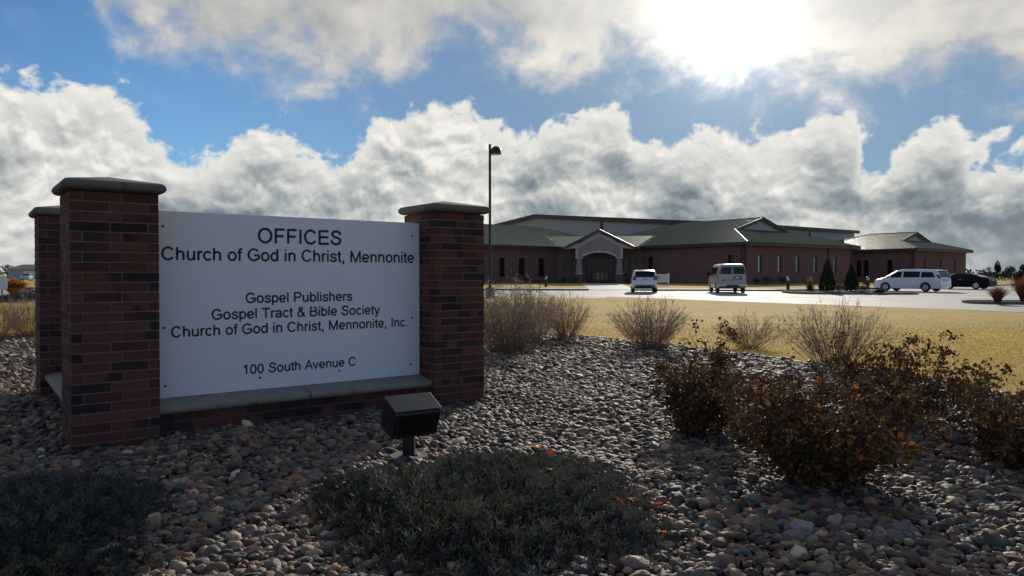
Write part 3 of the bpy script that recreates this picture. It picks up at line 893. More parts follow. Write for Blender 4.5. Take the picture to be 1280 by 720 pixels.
def leaf_faces(P, d, g, length, width, fold=0.25):
    """folded diamond leaves: 6 verts, 4 quads/tris packed as quads (two quads)"""
    d, a, b = rot_frames(d, g); n = len(P)
    L = length[:, None]; W = width[:, None]
    base = P; tip = P + d * L - b * L * 0.12
    m1 = P + d * L * 0.45
    l = m1 + a * W + b * W * fold; r = m1 - a * W + b * W * fold; c = P + d * L * 0.62
    V = np.stack([base, l, tip, r, c], 1).reshape(-1, 3)
    o = (np.arange(n) * 5)[:, None]
    F = np.vstack([o + np.array([[0, 4, 2, 1]]), o + np.array([[0, 3, 2, 4]])])
    return V, F


def tubes(segs, radii0, radii1, n=3):
    """segs (k,2,3) -> thin n-sided tubes"""
    A0 = segs[:, 0]; A1 = segs[:, 1]; d = A1 - A0
    d, a, b = rot_frames(d, np.random.default_rng(1))
    V = []
    for P, r in ((A0, radii0), (A1, radii1)):
        for k in range(n):
            t = 2 * math.pi * k / n
            V.append(P + (a * math.cos(t) + b * math.sin(t)) * r[:, None])
    V = np.stack(V, 1).reshape(-1, 3); o = (np.arange(len(segs)) * 2 * n)[:, None]
    F = np.vstack([o + np.array([[k, (k + 1) % n, n + (k + 1) % n, n + k]]) for k in range(n)])
    return V, F


def rose_bush(x, y, w, h, nleaf, ncane, seed, label, gold=0.12, lean=(0, 0), tall=0):
    g = np.random.default_rng(seed)
    root = empty('rose_bush', (x, y, 0)); tag(root, label, 'shrub', 'bronze leaved shrubs in the gravel bed')
    segs = []; r0 = []; r1 = []; tips = []
    for i in range(ncane):
        az = g.uniform(0, 6.283); sp = math.sqrt(g.uniform(0.02, 1)) * w * 0.5
        hh = h * g.uniform(0.55, 1.0) * (1 - 0.30 * (sp / (w * 0.5)) ** 2)
        if i < tall: hh = h * g.uniform(1.04, 1.20); sp *= 0.75
        end = np.array([math.cos(az) * sp + lean[0], math.sin(az) * sp * 0.9 + lean[1], hh])
        p0 = np.array([math.cos(az), math.sin(az), 0]) * g.uniform(0, 0.10) * w
        ctrl = np.array([p0[0] * 1.5 + end[0] * 0.35, p0[1] * 1.5 + end[1] * 0.35, hh * 0.62]); prev = p0; K = 6
        for k in range(1, K + 1):
            t = k / K; q = (1 - t) ** 2 * p0 + 2 * t * (1 - t) * ctrl + t * t * end + g.normal(0, 0.012, 3) * (k < K)
            segs.append((prev, q)); r0.append(0.0055 * (1.15 - t)); r1.append(0.0055 * (1.05 - t)); prev = q
            if t > 0.15:
                tips.append((q, (q - ctrl) + np.array([0, 0, 0.1])))
                for _ in range(3):
                    dv = g.normal(0, 1, 3); dv[2] = abs(dv[2]) * 0.5; dv = dv / np.linalg.norm(dv)
                    e = q + dv * g.uniform(0.05, 0.16) * min(1.0, h / 0.7)
                    segs.append((q, e)); r0.append(0.0026); r1.append(0.0013); tips.append((e, dv))
    segs = np.array(segs); V, F = tubes(segs, np.array(r0), np.array(r1), 4)
    np_mesh('cane', V, F, M['cane'], root)
    T = np.array([t[0] for t in tips]); TD = np.array([t[1] for t in tips]); TD /= np.linalg.norm(TD, axis=1, keepdims=True) + 1e-9
    nleaf = int(nleaf * 1.4)
    sub = g.permutation(len(T))[:int(len(T) * 0.42)]
    ix = sub[g.integers(0, len(sub), nleaf)]
    P = T[ix] + g.normal(0, 0.024, (nleaf, 3)); d = TD[ix] * 0.6 + g.normal(0, 0.7, (nleaf, 3)); d[:, 2] -= 0.15
    P[:, 2] = np.abs(P[:, 2])
    nleaf = int(nleaf)
    L = g.uniform(0.022, 0.048, nleaf); V, F = leaf_faces(P, d, g, L, L * g.uniform(0.26, 0.40, nleaf), 0.4)
    pal = np.array([(0.090, 0.052, 0.028), (0.060, 0.040, 0.023), (0.125, 0.064, 0.030), (0.050, 0.046, 0.022), (0.30, 0.125, 0.030), (0.13, 0.072, 0.036)])
    pr = np.array([.28, .24, .20, .12, gold * 0.6, .10]); pr /= pr.sum()
    clump = np.sin(P[:, 0] * 9 + seed) * np.sin(P[:, 1] * 8) * np.sin(P[:, 2] * 11) > 0.38
    ci = g.choice(6, nleaf, p=pr); ci = np.where(clump & (g.random(nleaf) < gold * 2.2), 4, ci)
    c = pal[ci] * g.uniform(0.6, 1.4, nleaf)[:, None] * 1.45
    c = np.repeat(np.hstack([c, np.ones((nleaf, 1))]), 5, 0)
    np_mesh('leaves', V, F, M['rose_leaf'], root, c)
    return root


rose_bush(*ground_at(876, 548), 1.22, 0.82, 5400, 40, 21, 'loose bronze leaved shrub nearest the middle, left of the big rusty one', gold=0.10, tall=5)
rose_bush(*ground_at(1036, 612), 1.66, 0.86, 9600, 60, 22, 'big rusty brown shrub in front, widest of the bronze leaved shrubs', gold=0.12)
rose_bush(*ground_at(1120, 536), 1.75, 0.76, 8000, 54, 23, 'dark brown shrub behind the big rusty one with stems against the lawn', gold=0.08, tall=5)
rose_bush(*ground_at(1272, 588), 1.25, 0.64, 4400, 40, 24, 'sparse brown shrub cut by the right edge with a long arching stem', gold=0.16, tall=3)
rose_bush(*ground_at(1215, 505), 0.6, 0.30, 900, 14, 25, 'small low brown shrub beside the lawn edging at right', gold=0.12)


def twig_shrub(x, y, w, h, ns, seed, label, tone=(0.30, 0.225, 0.165), plume=0.0, group='bare twiggy shrubs along the bed'):
    g = np.random.default_rng(seed)
    root = empty('twig_shrub', (x, y, tz(y))); tag(root, label, 'shrub', group)
    segs = []; r0 = []; r1 = []; tn = []
    for i in range(ns):
        az = g.uniform(0, 6.283); q = math.sqrt(g.random()); sp = q * w * 0.5
        hh = h * g.uniform(0.62, 1.0) * (1 - 0.33 * q * q)
        p0 = np.array([math.cos(az), math.sin(az), 0]) * g.uniform(0, 0.16) * w
        end = np.array([math.cos(az) * sp, math.sin(az) * sp, hh]); ctrl = p0 * 1.2 + np.array([end[0] * 0.35, end[1] * 0.35, hh * 0.55])
        prev = p0; K = 5; tone_i = g.uniform(0.6, 1.35)
        for k in range(1, K + 1):
            t = k / K; qv = (1 - t) ** 2 * p0 + 2 * t * (1 - t) * ctrl + t * t * end + g.normal(0, 0.012, 3)
            rr = 0.0042
            segs.append((prev, qv)); r0.append(rr * (1.2 - t * 0.8)); r1.append(rr * (1.1 - t * 0.8)); tn.append(tone_i * (0.75 + 0.5 * t))
            d = (qv - prev) / (np.linalg.norm(qv - prev) + 1e-9)
            if k >= 2:
                for _ in range(3):
                    dv = d + g.normal(0, 0.42, 3); dv /= np.linalg.norm(dv); e = qv + dv * g.uniform(0.06, 0.2) * h * 0.9
                    segs.append((qv, e)); r0.append(0.0022); r1.append(0.0012); tn.append(tone_i * 1.1)
                    if plume and g.random() < plume:
                        for _ in range(4):
                            e2 = e + g.normal(0, 0.035, 3); segs.append((e, e2)); r0.append(0.004); r1.append(0.002); tn.append(1.7)
            prev = qv
    segs = np.array(segs); V, F = tubes(segs, np.array(r0), np.array(r1), 3)
    c = np.array(tone)[None] * np.array(tn)[:, None] * g.uniform(0.85, 1.15, (len(segs), 1))
    c = np.repeat(np.hstack([c, np.ones((len(segs), 1))]), 6, 0)
    np_mesh('stems', V, F, M['twig'], root, c)
    return root


def TW(px, py, wpx, hpx, ns, seed, label, **k):
    x, y = ground_at(px, py); return twig_shrub(x, y, wpx * y / 924, hpx * y / 924, ns, seed, label, **k)


TW(634, 443, 120, 92, 300, 31, 'tallest bare tan shrub, beside the right brick pier', plume=0.35)
TW(668, 432, 70, 70, 120, 36, 'thin bare shrub squeezed behind the tallest tan one', tone=(0.34, 0.26, 0.18))
TW(707, 428, 74, 62, 170, 32, 'rounded bare shrub second to the right of the brick pier', tone=(0.35, 0.26, 0.17))
TW(812, 440, 100, 70, 230, 33, 'fan shaped bare grey shrub standing alone before the lawn')
TW(938, 436, 90, 46, 110, 34, 'faint low bare shrub behind the loose bronze one', tone=(0.31, 0.24, 0.17))
TW(1046, 462, 150, 86, 150, 35, 'wide open bare shrub behind the dark brown one', tone=(0.21, 0.165, 0.135))
TW(-2, 428, 70, 62, 110, 37, 'bare grey shrub cut by the left edge of the picture')
TW(34, 424, 60, 64, 120, 38, 'bare grey shrub left of the far brick pier', tone=(0.3, 0.23, 0.16))


def juniper(outline, h, n, seed, label, tone):
    """low mat of feathery upright sprigs over an outline on the ground"""
    g = np.random.default_rng(seed); o = np.array(outline); c = o.mean(0)
    root = empty('juniper', (c[0], c[1], 0)); tag(root, label, 'ground cover shrub')
    lo = o.min(0); hi = o.max(0); P = []
    while len(P) < n:
        q = g.uniform(lo, hi, (n, 2)); k = in_poly(q[:, 0], q[:, 1], o); P += list(q[k])
    P = np.array(P[:n])
    P = P + g.normal(0, 0.055, P.shape)
    # distance from the rim makes the mat domed
    e0 = o; e1 = np.roll(o, -1, 0); dist = np.full(n, 9.0)
    for a, b in zip(e0, e1):
        ab = b - a; t = np.clip(((P - a) @ ab) / (ab @ ab), 0, 1); dist = np.minimum(dist, np.linalg.norm(P - (a + t[:, None] * ab), axis=1))
    lump = 0.5 + 0.5 * np.sin(P[:, 0] * 6.1 + seed) * np.sin(P[:, 1] * 5.3) + 0.35 * np.sin(P[:, 0] * 13 + 2) * np.sin(P[:, 1] * 11)
    hz = h * np.clip(dist / 0.35, 0.10, 1) ** 0.6 * (0.62 + 0.38 * lump)
    base = np.stack([P[:, 0] - c[0], P[:, 1] - c[1], np.maximum(0.0, hz * g.uniform(0.35, 1.0, n) - 0.03)], 1)
    out = (P - c); out /= np.linalg.norm(out, axis=1, keepdims=True) + 1e-9
    d = np.stack([out[:, 0] * 0.35 + 0.25, out[:, 1] * 0.35 - 0.05, np.full(n, 0.75)], 1) + g.normal(0, 0.33, (n, 3))
    d, a, b = rot_frames(d, g)
    L = g.uniform(0.08, 0.165, n)[:, None]
    V = []; F = []; sp = 11
    Vs = []
    for k in range(sp):
        t = 0.12 + 0.88 * k / (sp - 1); ang = k * 2.4
        dirk = d * 0.8 + (a * math.cos(ang) + b * math.sin(ang)) * (0.85 if k < sp - 1 else 0.0)
        p0 = base + d * L * t * 0.75; ln = L * (0.36 - 0.12 * t)
        tip = p0 + dirk * ln; side = np.cross(dirk, a * math.sin(ang) - b * math.cos(ang) + 0.01); side /= np.linalg.norm(side, axis=1, keepdims=True) + 1e-9
        wv = side * 0.0066
        Vs.append(np.stack([p0 - wv, p0 + wv, tip + wv * 0.2, tip - wv * 0.2], 1))
    Vs = np.stack(Vs, 1).reshape(-1, 3); F = np.arange(len(Vs)).reshape(-1, 4)
    cc = np.array(tone)[None] * g.uniform(0.55, 1.5, (n, 1)) * (1 + g.normal(0, 0.08, (n, 3)))
    brown = g.random(n) < 0.12; cc[brown] = np.array([0.13, 0.09, 0.06]) * g.uniform(0.6, 1.2, (brown.sum(), 1))
    cc = np.repeat(np.hstack([cc, np.ones((n, 1))]), sp * 4, 0)
    np_mesh('sprigs', Vs, F, M['juniper'], root, cc)
    # woody runners beneath
    k = 260; ang = g.uniform(0, 6.283, k); ln = g.uniform(0.3, 1.0, k); q0 = np.zeros((k, 3)); q0[:, 2] = 0.03
    idx = g.integers(0, n, k); q1 = np.stack([(P[idx, 0] - c[0]), (P[idx, 1] - c[1]), hz[idx] * 0.45], 1)
    q0 = q1 * g.uniform(0.4, 0.8, (k, 1)); q0[:, 2] = 0.02
    V, F = tubes(np.stack([q0, q1], 1), np.full(k, 0.006), np.full(k, 0.003), 4); np_mesh('runner', V, F, M['cane'], root)
    return root


def GP(*pp): return [ground_at(*p) for p in pp]


juniper(GP((390, 640), (420, 612), (455, 610), (520, 600), (590, 588), (690, 586), (760, 602), (810, 630), (828, 662), (822, 690), (770, 712), (700, 728), (600, 742), (500, 730), (430, 705), (425, 672)), 0.19, 3300, 41,
        'wide grey green juniper mat in front of the flood light', (0.105, 0.100, 0.080))
juniper(GP((-90, 640), (-20, 622), (60, 612), (130, 614), (200, 628), (176, 660), (150, 690), (165, 720), (120, 780), (-120, 790)), 0.15, 2500, 42,
        'dark low juniper mat in front of the left brick pier', (0.085, 0.090, 0.076))


# ------------------------------------------------------------------ fallen leaves
def fallen(px, py, r, m, label, group, seed, lift=0.045):
    g = random.Random(seed); x, y = ground_at(px, py, 0.05)
    mb = MB(); n = 14; pts = []
    for k in range(n):
        t = 2 * math.pi * k / n; rr = r * (1.0 if k % 2 == 0 else 0.62) * g.uniform(0.85, 1.1)
        pts.append(Vector((rr * math.cos(t) * 1.2, rr * math.sin(t), 0.25 * rr * math.cos(2 * t))))
    c = Vector((0, 0, -0.12 * r))
    for k in range(n): mb.poly([pts[k], pts[(k + 1) % n], c])
    o = mb.build('fallen_leaf', m); o.location = (x, y, lift); o.rotation_euler = (R(g.uniform(-15, 40)), R(g.uniform(-25, 25)), g.uniform(0, 6.28))
    tag(o, label, 'leaf', group); return o


for i, (px, py) in enumerate(((674, 576), (688, 583), (690, 587), (668, 575))):
    fallen(px, py, 0.032, M['leaf'], 'orange leaf fallen among the pebbles along the juniper mat edge', 'orange leaves behind the juniper', 50 + i, 0.15)
for i, (px, py) in enumerate(((824, 652), (822, 672), (828, 690), (776, 648), (790, 646))):
    fallen(px, py, 0.030, M['leaf'], 'orange leaf fallen at the right end of the juniper mat', 'orange leaves right of the juniper', 60 + i, 0.15)
fallen(690, 629, 0.026, mat('amber_leaf', (0.62, 0.26, 0.03), 0.7, trans=0.5), 'single amber leaf lying on top of the juniper mat', None, 70, 0.26)
fallen(762, 564, 0.028, M['leaf'], 'lone red orange leaf on the open pebbles', None, 71)
for i, (px, py) in enumerate(((395, 643), (385, 655), (402, 634), (628, 562), (634, 566))):
    fallen(px, py, 0.035 if i < 3 else 0.028, M['leaf_tan'], 'curled brown leaf resting on the pebbles beside the juniper mat', 'brown leaves on the pebbles', 80 + i, 0.05)


# ------------------------------------------------------------------ dry grass blades over the lawn
def lawn():
    g = np.random.default_rng(5); P = []
    for y0, y1, dens in ((8, 14, 1100), (14, 20, 520), (20, 28, 90)):
        n = int(dens * (y1 - y0) * 0.82 * (y0 + y1)); n = min(n, 60000)
        yy = g.uniform(y0, y1, n); xx = g.uniform(-0.80, 0.80, n) * yy
        k = ~in_poly(xx, yy, BED) & ~in_poly(xx, yy, LOT) & ((xx > -2.0) | (xx < -0.55 * yy))
        k &= g.random(n) > (yy - 13) / 13
        P.append(np.stack([xx[k], yy[k]], 1))
    P = np.vstack(P); n = len(P); z = np.array([tz(v) for v in P[:, 1]])
    base = np.stack([P[:, 0], P[:, 1], z], 1)
    h = g.uniform(0.02, 0.045, n) * np.clip(P[:, 1] / 20, 1, 1.4); d = np.stack([g.normal(0, 0.55, n), g.normal(0, 0.55, n), np.ones(n)], 1)
    d, a, b = rot_frames(d, g); w = (0.0035 * np.clip(P[:, 1] / 9, 1, 3.5))[:, None]
    V = np.stack([base - a * w, base + a * w, base + d * h[:, None] + a * w * 0.3, base + d * h[:, None] - a * w * 0.3], 1).reshape(-1, 3)
    F = np.arange(n * 4).reshape(-1, 4)
    c = np.array([(0.53, 0.365, 0.088)]) * g.uniform(0.88, 1.12, (n, 1)); gr = g.random(n) < 0.06; c[gr] = (0.17, 0.19, 0.06)
    c = np.repeat(np.hstack([c, np.ones((n, 1))]), 4, 0)
    o = np_mesh('grass', V, F, M['blade'], None, c); o['kind'] = 'stuff'
    print('blades', n)


lawn()
# ------------------------------------------------------------------ office building
GZ = 0.3; EAVE = 5.2; OV = 0.75; PITCH = 0.30
Pc = Vector((26.9, 85.0)); Rc = Pc - AX * 16.0; Lc = Rc - CX * 11.26; Qc = Vector((57.0, 104.7))
office = empty('office_building', (Pc.x, Pc.y, GZ))
tag(office, 'long low red brick office building with green ribbed hip roofs and a gabled entrance', 'building')
BI = Matrix.Translation((-Pc.x, -Pc.y, -GZ))


def wall(o2, d, inn, length, opens, z0=GZ - 0.2, z1=EAVE - 0.02, th=0.32, root=office, inv=BI, m=None, glass=None):
    Mx = inv @ frame(o2, d, inn); mb = MB(); x = 0.0
    for s0, s1, za, zb in sorted(opens):
        mb.box((x, 0, z0), (s0, th, z1), Mx); mb.box((s0, 0.0, z0), (s1, th, za), Mx); mb.box((s0, 0.0, zb), (s1, th, z1), Mx); x = s1
    mb.box((x, 0, z0), (length, th, z1), Mx)
    w = mb.build('wall', m or M['wall'], root)
    for s0, s1, za, zb in opens:
        f = MB(); t = 0.07; y0, y1 = 0.16, 0.24
        f.box((s0, y0, za), (s0 + t, y1, zb), Mx); f.box((s1 - t, y0, za), (s1, y1, zb), Mx)
        f.box((s0 + t, y0, za), (s1 - t, y1, za + t), Mx); f.box((s0 + t, y0, zb - t), (s1 - t, y1, zb), Mx)
        zm = za + (zb - za) * 0.38; f.box((s0 + t, y0 + 0.01, zm - 0.03), (s1 - t, y1 - 0.01, zm + 0.03), Mx)
        wn = f.build('window', M['frame'], root)
        s = MB(); s.box((s0 - 0.06, -0.05, za - 0.09), (s1 + 0.06, 0.15, za - 0.003), Mx); s.build('sill', M['wall'], wn)
        p = MB(); p.box((s0 + t - 0.005, 0.195, za + t - 0.005), (s1 - t + 0.005, 0.215, zb - t + 0.005), Mx); p.build('pane', glass or M['glass'], wn)
    return w


def wins(ss, w=0.75, za=1.75, zb=3.85): return [(s - w / 2, s + w / 2, za, zb) for s in ss]


wall(Pc, BX, -AX, 23.3, wins([2.7, 6.65, 10.45, 14.4, 19.1]), glass=M['mirror_glass'])
wall(Rc, AX, BX, 16.0 - 0.001, wins([1.3, 13.9], 0.8), )
wall(Pc + BX * 23.3, -AX, -BX, 22.0, [])
wall(Lc, CX, CN, 11.26, wins([1.25, 2.2, 9.05, 10.0], 0.8, 1.2, 3.7) + [(3.78, 7.48, GZ, 3.75)], )
wall(Lc - BX * 21.0, BX, -AX, 21.0, wins([2.1, 5.3, 8.5, 11.7, 14.93, 18.2], 1.0, 1.25, 3.7))
wall(Lc - BX * 21.0 - AX * 21, AX, BX, 21.0 - 0.001, wins([4, 9, 14], 1.0))
wall(Qc, BX, -AX, 16.8, wins([2.9, 8.0, 12.8], 0.8), glass=M['mirror_glass'])
wall(Qc - AX * 17.7, AX, BX, 17.7 - 0.001, wins([9.6, 10.7, 14.2], 0.8, 1.2, 3.7))
wall(Qc + BX * 16.8, -AX, -BX, 17.7, [])
wall(Pc + BX * 23.3 - AX * 12.5, BX, -AX, 13.0, [(1.5, 3.2, GZ, 3.4)])


def plane(mb, pts, ribs=True):
    """roof plane; pts[0]->pts[1] is the eave; ribs run up the slope"""
    P = [Vector(p) for p in pts]; u = (P[1] - P[0]).normalized(); n = (P[1] - P[0]).cross(P[-1] - P[0]).normalized()
    if n.z < 0: n = -n
    v = n.cross(u).normalized()
    if v.z < 0: v = -v
    mb.prism([p - n * 0.06 for p in P], n * 0.06)
    if not ribs: return
    q = [((p - P[0]).dot(u), (p - P[0]).dot(v)) for p in P]; N_ = len(q)
    t = min(a for a, _ in q) + 0.2; hi = max(a for a, _ in q)
    while t < hi - 0.1:
        ys = []
        for i in range(N_):
            (a, b), (c, d) = q[i], q[(i + 1) % N_]
            if (a - t) * (c - t) < 0: ys.append(b + (d - b) * (t - a) / (c - a))
        if len(ys) >= 2 and max(ys) - min(ys) > 0.3:
            y0, y1 = min(ys) - 0.05, max(ys) - 0.04
            base = P[0] + u * t
            pr = [base + v * y0 + u * (-0.13 * math.cos(math.pi * k / 6)) + n * (0.002 + 0.12 * math.sin(math.pi * k / 6)) for k in range(7)]
            mb.prism(pr, v * (y1 - y0))
        t += 0.44


def hip_roof(o2, a, b, la, lb, gs=None, name='roof'):
    """ridge runs along b; gs: setback of a small gable at the front end"""
    Mx = BI @ frame(o2, a, b); z = EAVE; f = lambda x, y, zz: tuple(Mx @ Vector((x, y, zz)))
    h = (la + 2 * OV) / 2; mid = la / 2; zr = z + h * PITCH; x0, x1, y0, y1 = -OV, la + OV, -OV, lb + OV
    g = gs if gs else h; zg = z + g * PITCH
    mb = MB()
    plane(mb, [f(x0, y0, z), f(x1, y0, z), f(x1 - g, y0 + g, zg)] + ([f(x0 + g, y0 + g, zg)] if gs else []))
    yr0 = y0 + g - (0.35 if gs else 0); yr1 = y1 - h
    plane(mb, [f(x0, y0, z), f(x0, y1, z), f(mid, yr1, zr), f(mid, yr0, zr)] + ([f(x0 + g, y0 + g - 0.02, zg)] if gs else []))
    plane(mb, [f(x1, y0, z), f(x1, y1, z), f(mid, yr1, zr), f(mid, yr0, zr)] + ([f(x1 - g, y0 + g - 0.02, zg)] if gs else []))
    plane(mb, [f(x0, y1, z), f(x1, y1, z), f(mid, yr1, zr)])
    r = mb.build(name, M['roof'], office)
    fa = MB(); e = 0.02
    for lo, hi in (((x0 - e, y0 - e, z - 0.30), (x1 + e, y0 + 0.04, z - 0.02)), ((x0 - e, y1 - 0.04, z - 0.30), (x1 + e, y1 + e, z - 0.02)), ((x0 - e, y0 + 0.041, z - 0.30), (x0 + 0.04, y1 - 0.041, z - 0.02)), ((x1 - 0.04, y0 + 0.041, z - 0.30), (x1 + e, y1 - 0.041, z - 0.02))):
        fa.box(lo, hi, Mx)
    fa.box((x0 + 0.041, y0 + 0.041, z - 0.12), (x1 - 0.041, y1 - 0.041, z - 0.09), Mx)
    fa.build('fascia', M['fascia'], r)
    cp = MB()
    lines = [(f(x0, y0, z), f(x0 + g, y0 + g, zg)), (f(x1, y0, z), f(x1 - g, y0 + g, zg)), (f(mid, yr0, zr), f(mid, yr1, zr)), (f(x0, y1, z), f(mid, yr1, zr)), (f(x1, y1, z), f(mid, yr1, zr))]
    for p, q in lines: cp.tube([Vector(p) + Vector((0, 0, 0.05)), Vector(q) + Vector((0, 0, 0.05))], 0.11, 8)
    if gs:
        for s in (x0 + g, x1 - g):
            cp.tube([Vector(f(s, y0 + g - 0.36, zg + 0.05)), Vector(f(mid, yr0, zr + 0.05))], 0.09, 6)
        gp = MB(); gp.prism([f(x0 + g + 0.05, y0 + g, zg - 0.02), f(x1 - g - 0.05, y0 + g, zg - 0.02), f(mid, y0 + g, zr - 0.06)], Mx.to_3x3() @ Vector((0, 0.1, 0))); gp.build('gable_panel', M['siding'], r)
        # raking boards
        rk = MB()
        for s in (x0 + g, x1 - g):
            a_ = Vector(f(s, y0 + g - 0.34, zg + 0.0)); b_ = Vector(f(mid, y0 + g - 0.34, zr)); dn = Vector((0, 0, -0.32))
            rk.prism([a_, b_, b_ + dn, a_ + dn], Mx.to_3x3() @ Vector((0, 0.06, 0)))
        rk.build('rake_board', M['fascia'], r)
    cp.build('ridge_cap', M['roof'], r, smooth=True)
    return r


hip_roof(Pc, BX, -AX, 23.3, 31.0, gs=6.8)
hip_roof(Qc, BX, -AX, 16.8, 19.0, gs=4.6)
# left wing: ridge runs along the wall, so hand it over turned
Wl = Lc + BX * 15.0
hip_roof(Wl, -AX, -BX, 21.0, 36.0, gs=None)
# connecting roof over the slanted middle
mb = MB(); Mx = BI @ frame(Lc, CX, CN); f = lambda x, y, zz: tuple(Mx @ Vector((x, y, zz)))
zt = EAVE + (5.0 + OV) * PITCH
plane(mb, [f(-1.2, -OV, EAVE), f(12.4, -OV, EAVE), f(16.0, 5.0, zt), f(-4.8, 5.0, zt)], False)
plane(mb, [f(-4.8, 10.0, EAVE), f(16.0, 10.0, EAVE), f(16.0, 5.0, zt), f(-4.8, 5.0, zt)], False)
rc = mb.build('roof', M['roof'], office)
fa = MB(); fa.box((0.4, -OV - 0.02, EAVE - 0.30), (10.9, -OV + 0.04, EAVE - 0.02), Mx); fa.box((0.2, -OV + 0.041, EAVE - 0.12), (11.0, 0.5, EAVE - 0.09), Mx); fa.build('fascia', M['fascia'], rc)
for sx_, bx_ in ((-1, 0.0), (1, 11.26)):
    fl_ = MB(); vy = [-OV - 0.03, 2.0, 4.95]
    fl_.tube([Vector(f(bx_ + sx_ * 0.4134 * y_, y_, EAVE + (y_ + OV) * PITCH + 0.03)) for y_ in vy], 0.08, 6)
    fl_.build('valley_flashing', M['flash'], rc)

# gabled entrance porch
pc2 = Lc + CX * 5.63 - CN * 4.0
porch = empty('entrance_porch', BI @ Vector((pc2.x, pc2.y, GZ)), math.atan2(CX.y, CX.x)); porch.parent = office
HW, ZE, ZA = 4.35, 4.78, 6.95       # relative to floor
mb = MB()                            # front wall of the gable with its arched opening
n = 20; archp = [(-2.15 + 4.3 * i / n, 3.45 + 0.62 * math.sin(math.pi * i / n) ** 0.75) for i in range(n + 1)]
ol = [(-2.85, 3.45), (-2.85, ZE - 0.05 + 0.25), (0, ZA - 0.45), (2.85, ZE - 0.05 + 0.25), (2.85, 3.45)]
def ytop(x): return ol[1][1] + (ol[2][1] - ol[1][1]) * (1 - abs(x) / 2.85)
xs = sorted(set([-2.85] + [p[0] for p in archp] + [2.85, 0.0]))
def ybot(x):
    if abs(x) >= 2.15: return 3.45
    t = (x + 2.15) / 4.3; return 3.45 + 0.62 * math.sin(math.pi * t) ** 0.75
for i in range(len(xs) - 1):
    a, b = xs[i], xs[i + 1]
    mb.prism([(a, 0, ybot(a)), (b, 0, ybot(b)), (b, 0, ytop(b)), (a, 0, ytop(a))], (0, 0.45, 0))
mb.build('gable_front', M['stucco'], porch)
mb = MB()                            # arch moulding with keystone, raking frieze, returns
for i in range(n):
    (a, za), (b, zb) = archp[i], archp[i + 1]
    mb.prism([(a * 1.0, -0.06, za - 0.002), (b, -0.06, zb - 0.002), (b * 1.06, -0.06, zb + 0.26), (a * 1.06, -0.06, za + 0.26)], (0, 0.058, 0))
mb.prism([(-0.14, -0.10, 4.02), (0.14, -0.10, 4.02), (0.2, -0.10, 4.46), (-0.2, -0.10, 4.46)], (0, 0.097, 0))
for s in (-1, 1):
    mb.prism([(s * 2.95, -0.05, ytop(2.85) - 0.34), (0, -0.05, ZA - 0.82), (0, -0.05, ZA - 0.40), (s * 2.95, -0.05, ytop(2.85) + 0.10)], (0, 0.047, 0))
    mb.box((s * 2.56 - 0.46, -0.10, 3.28), (s * 2.56 + 0.46, 0.60, 3.447)); mb.box((s * 2.85 - 0.18, -0.055, 3.45), (s * 2.85 + 0.14, 0.56, ZE + 0.02))
    mb.prism([(s * 2.7, -0.12, ZE - 0.12), (s * 4.3, -0.12, ZE - 0.30), (s * 4.3, -0.12, ZE - 0.04), (s * 2.7, -0.12, ZE + 0.58)], (0, 0.065, 0))
mb.build('gable_trim', M['trim'], porch)
for s in (-1, 1):
    mb = MB(); mb.box((s * 2.56 - 0.40, 0.0, 1.42), (s * 2.56 + 0.40, 0.60, 3.278), top=0.70); c = mb.build('column', M['stucco'], porch)
    mb = MB(); mb.box((s * 2.56 - 0.48, -0.08, 1.30), (s * 2.56 + 0.48, 0.68, 1.418)); mb.build('base_moulding', M['trim'], c)
    mb = MB(); mb.box((s * 2.56 - 0.43, -0.03, -0.2), (s * 2.56 + 0.43, 0.63, 1.298)); mb.build('brick_base', M['wall'], porch)
mb = MB()
for s in (-1, 1):
    e0 = (s * HW, -0.45, ZE - 0.02); e1 = (s * HW, 6.5, ZE - 0.02); t1 = (0, 6.5, ZA); t0 = (0, -0.45, ZA)
    plane(mb, [e0, e1, t1, t0])
pr = mb.build('porch_roof', M['roof'], porch)
mb = MB()
for s in (-1, 1):
    mb.prism([(s * (HW + 0.03), -0.50, ZE - 0.30), (0, -0.50, ZA - 0.24), (0, -0.50, ZA + 0.05), (s * (HW + 0.03), -0.50, ZE + 0.03)], (0, 0.048, 0))
mb.build('rake_board', M['fascia'], porch)
mb = MB(); mb.box((-2.8, 0.46, 4.3), (2.8, 3.9, 4.36)); mb.build('ceiling', M['stucco'], porch)
mb = MB(); mb.box((-2.8, -0.3, -0.2), (2.8, 4.0, -0.03)); mb.build('porch_floor', M['concrete'], porch)
for i in range(3):
    x0 = -1.78 + 1.19 * i; mb = MB(); y = 4.14
    mb.box((x0, y - 0.05, 0.0), (x0 + 0.09, y + 0.05, 2.3)); mb.box((x0 + 1.08, y - 0.05, 0.0), (x0 + 1.17, y + 0.05, 2.3))
    mb.box((x0 + 0.09, y - 0.05, 0.0), (x0 + 1.08, y + 0.05, 0.18)); mb.box((x0 + 0.09, y - 0.05, 2.2), (x0 + 1.08, y + 0.05, 2.3)); mb.box((x0 + 0.09, y - 0.05, 0.98), (x0 + 1.08, y + 0.05, 1.06))
    d = mb.build('glass_door', M['frame'], porch)
    mb = MB(); mb.box((x0 + 0.085, y - 0.015, 0.175), (x0 + 1.085, y + 0.015, 2.205)); mb.build('pane', M['glass'], d)
    mb = MB(); mb.tube([(x0 + 0.2, y - 0.05, 0.9), (x0 + 0.2, y - 0.11, 0.92), (x0 + 0.2, y - 0.11, 1.25), (x0 + 0.2, y - 0.05, 1.27)], 0.015); mb.build('handle', M['rim'], d)

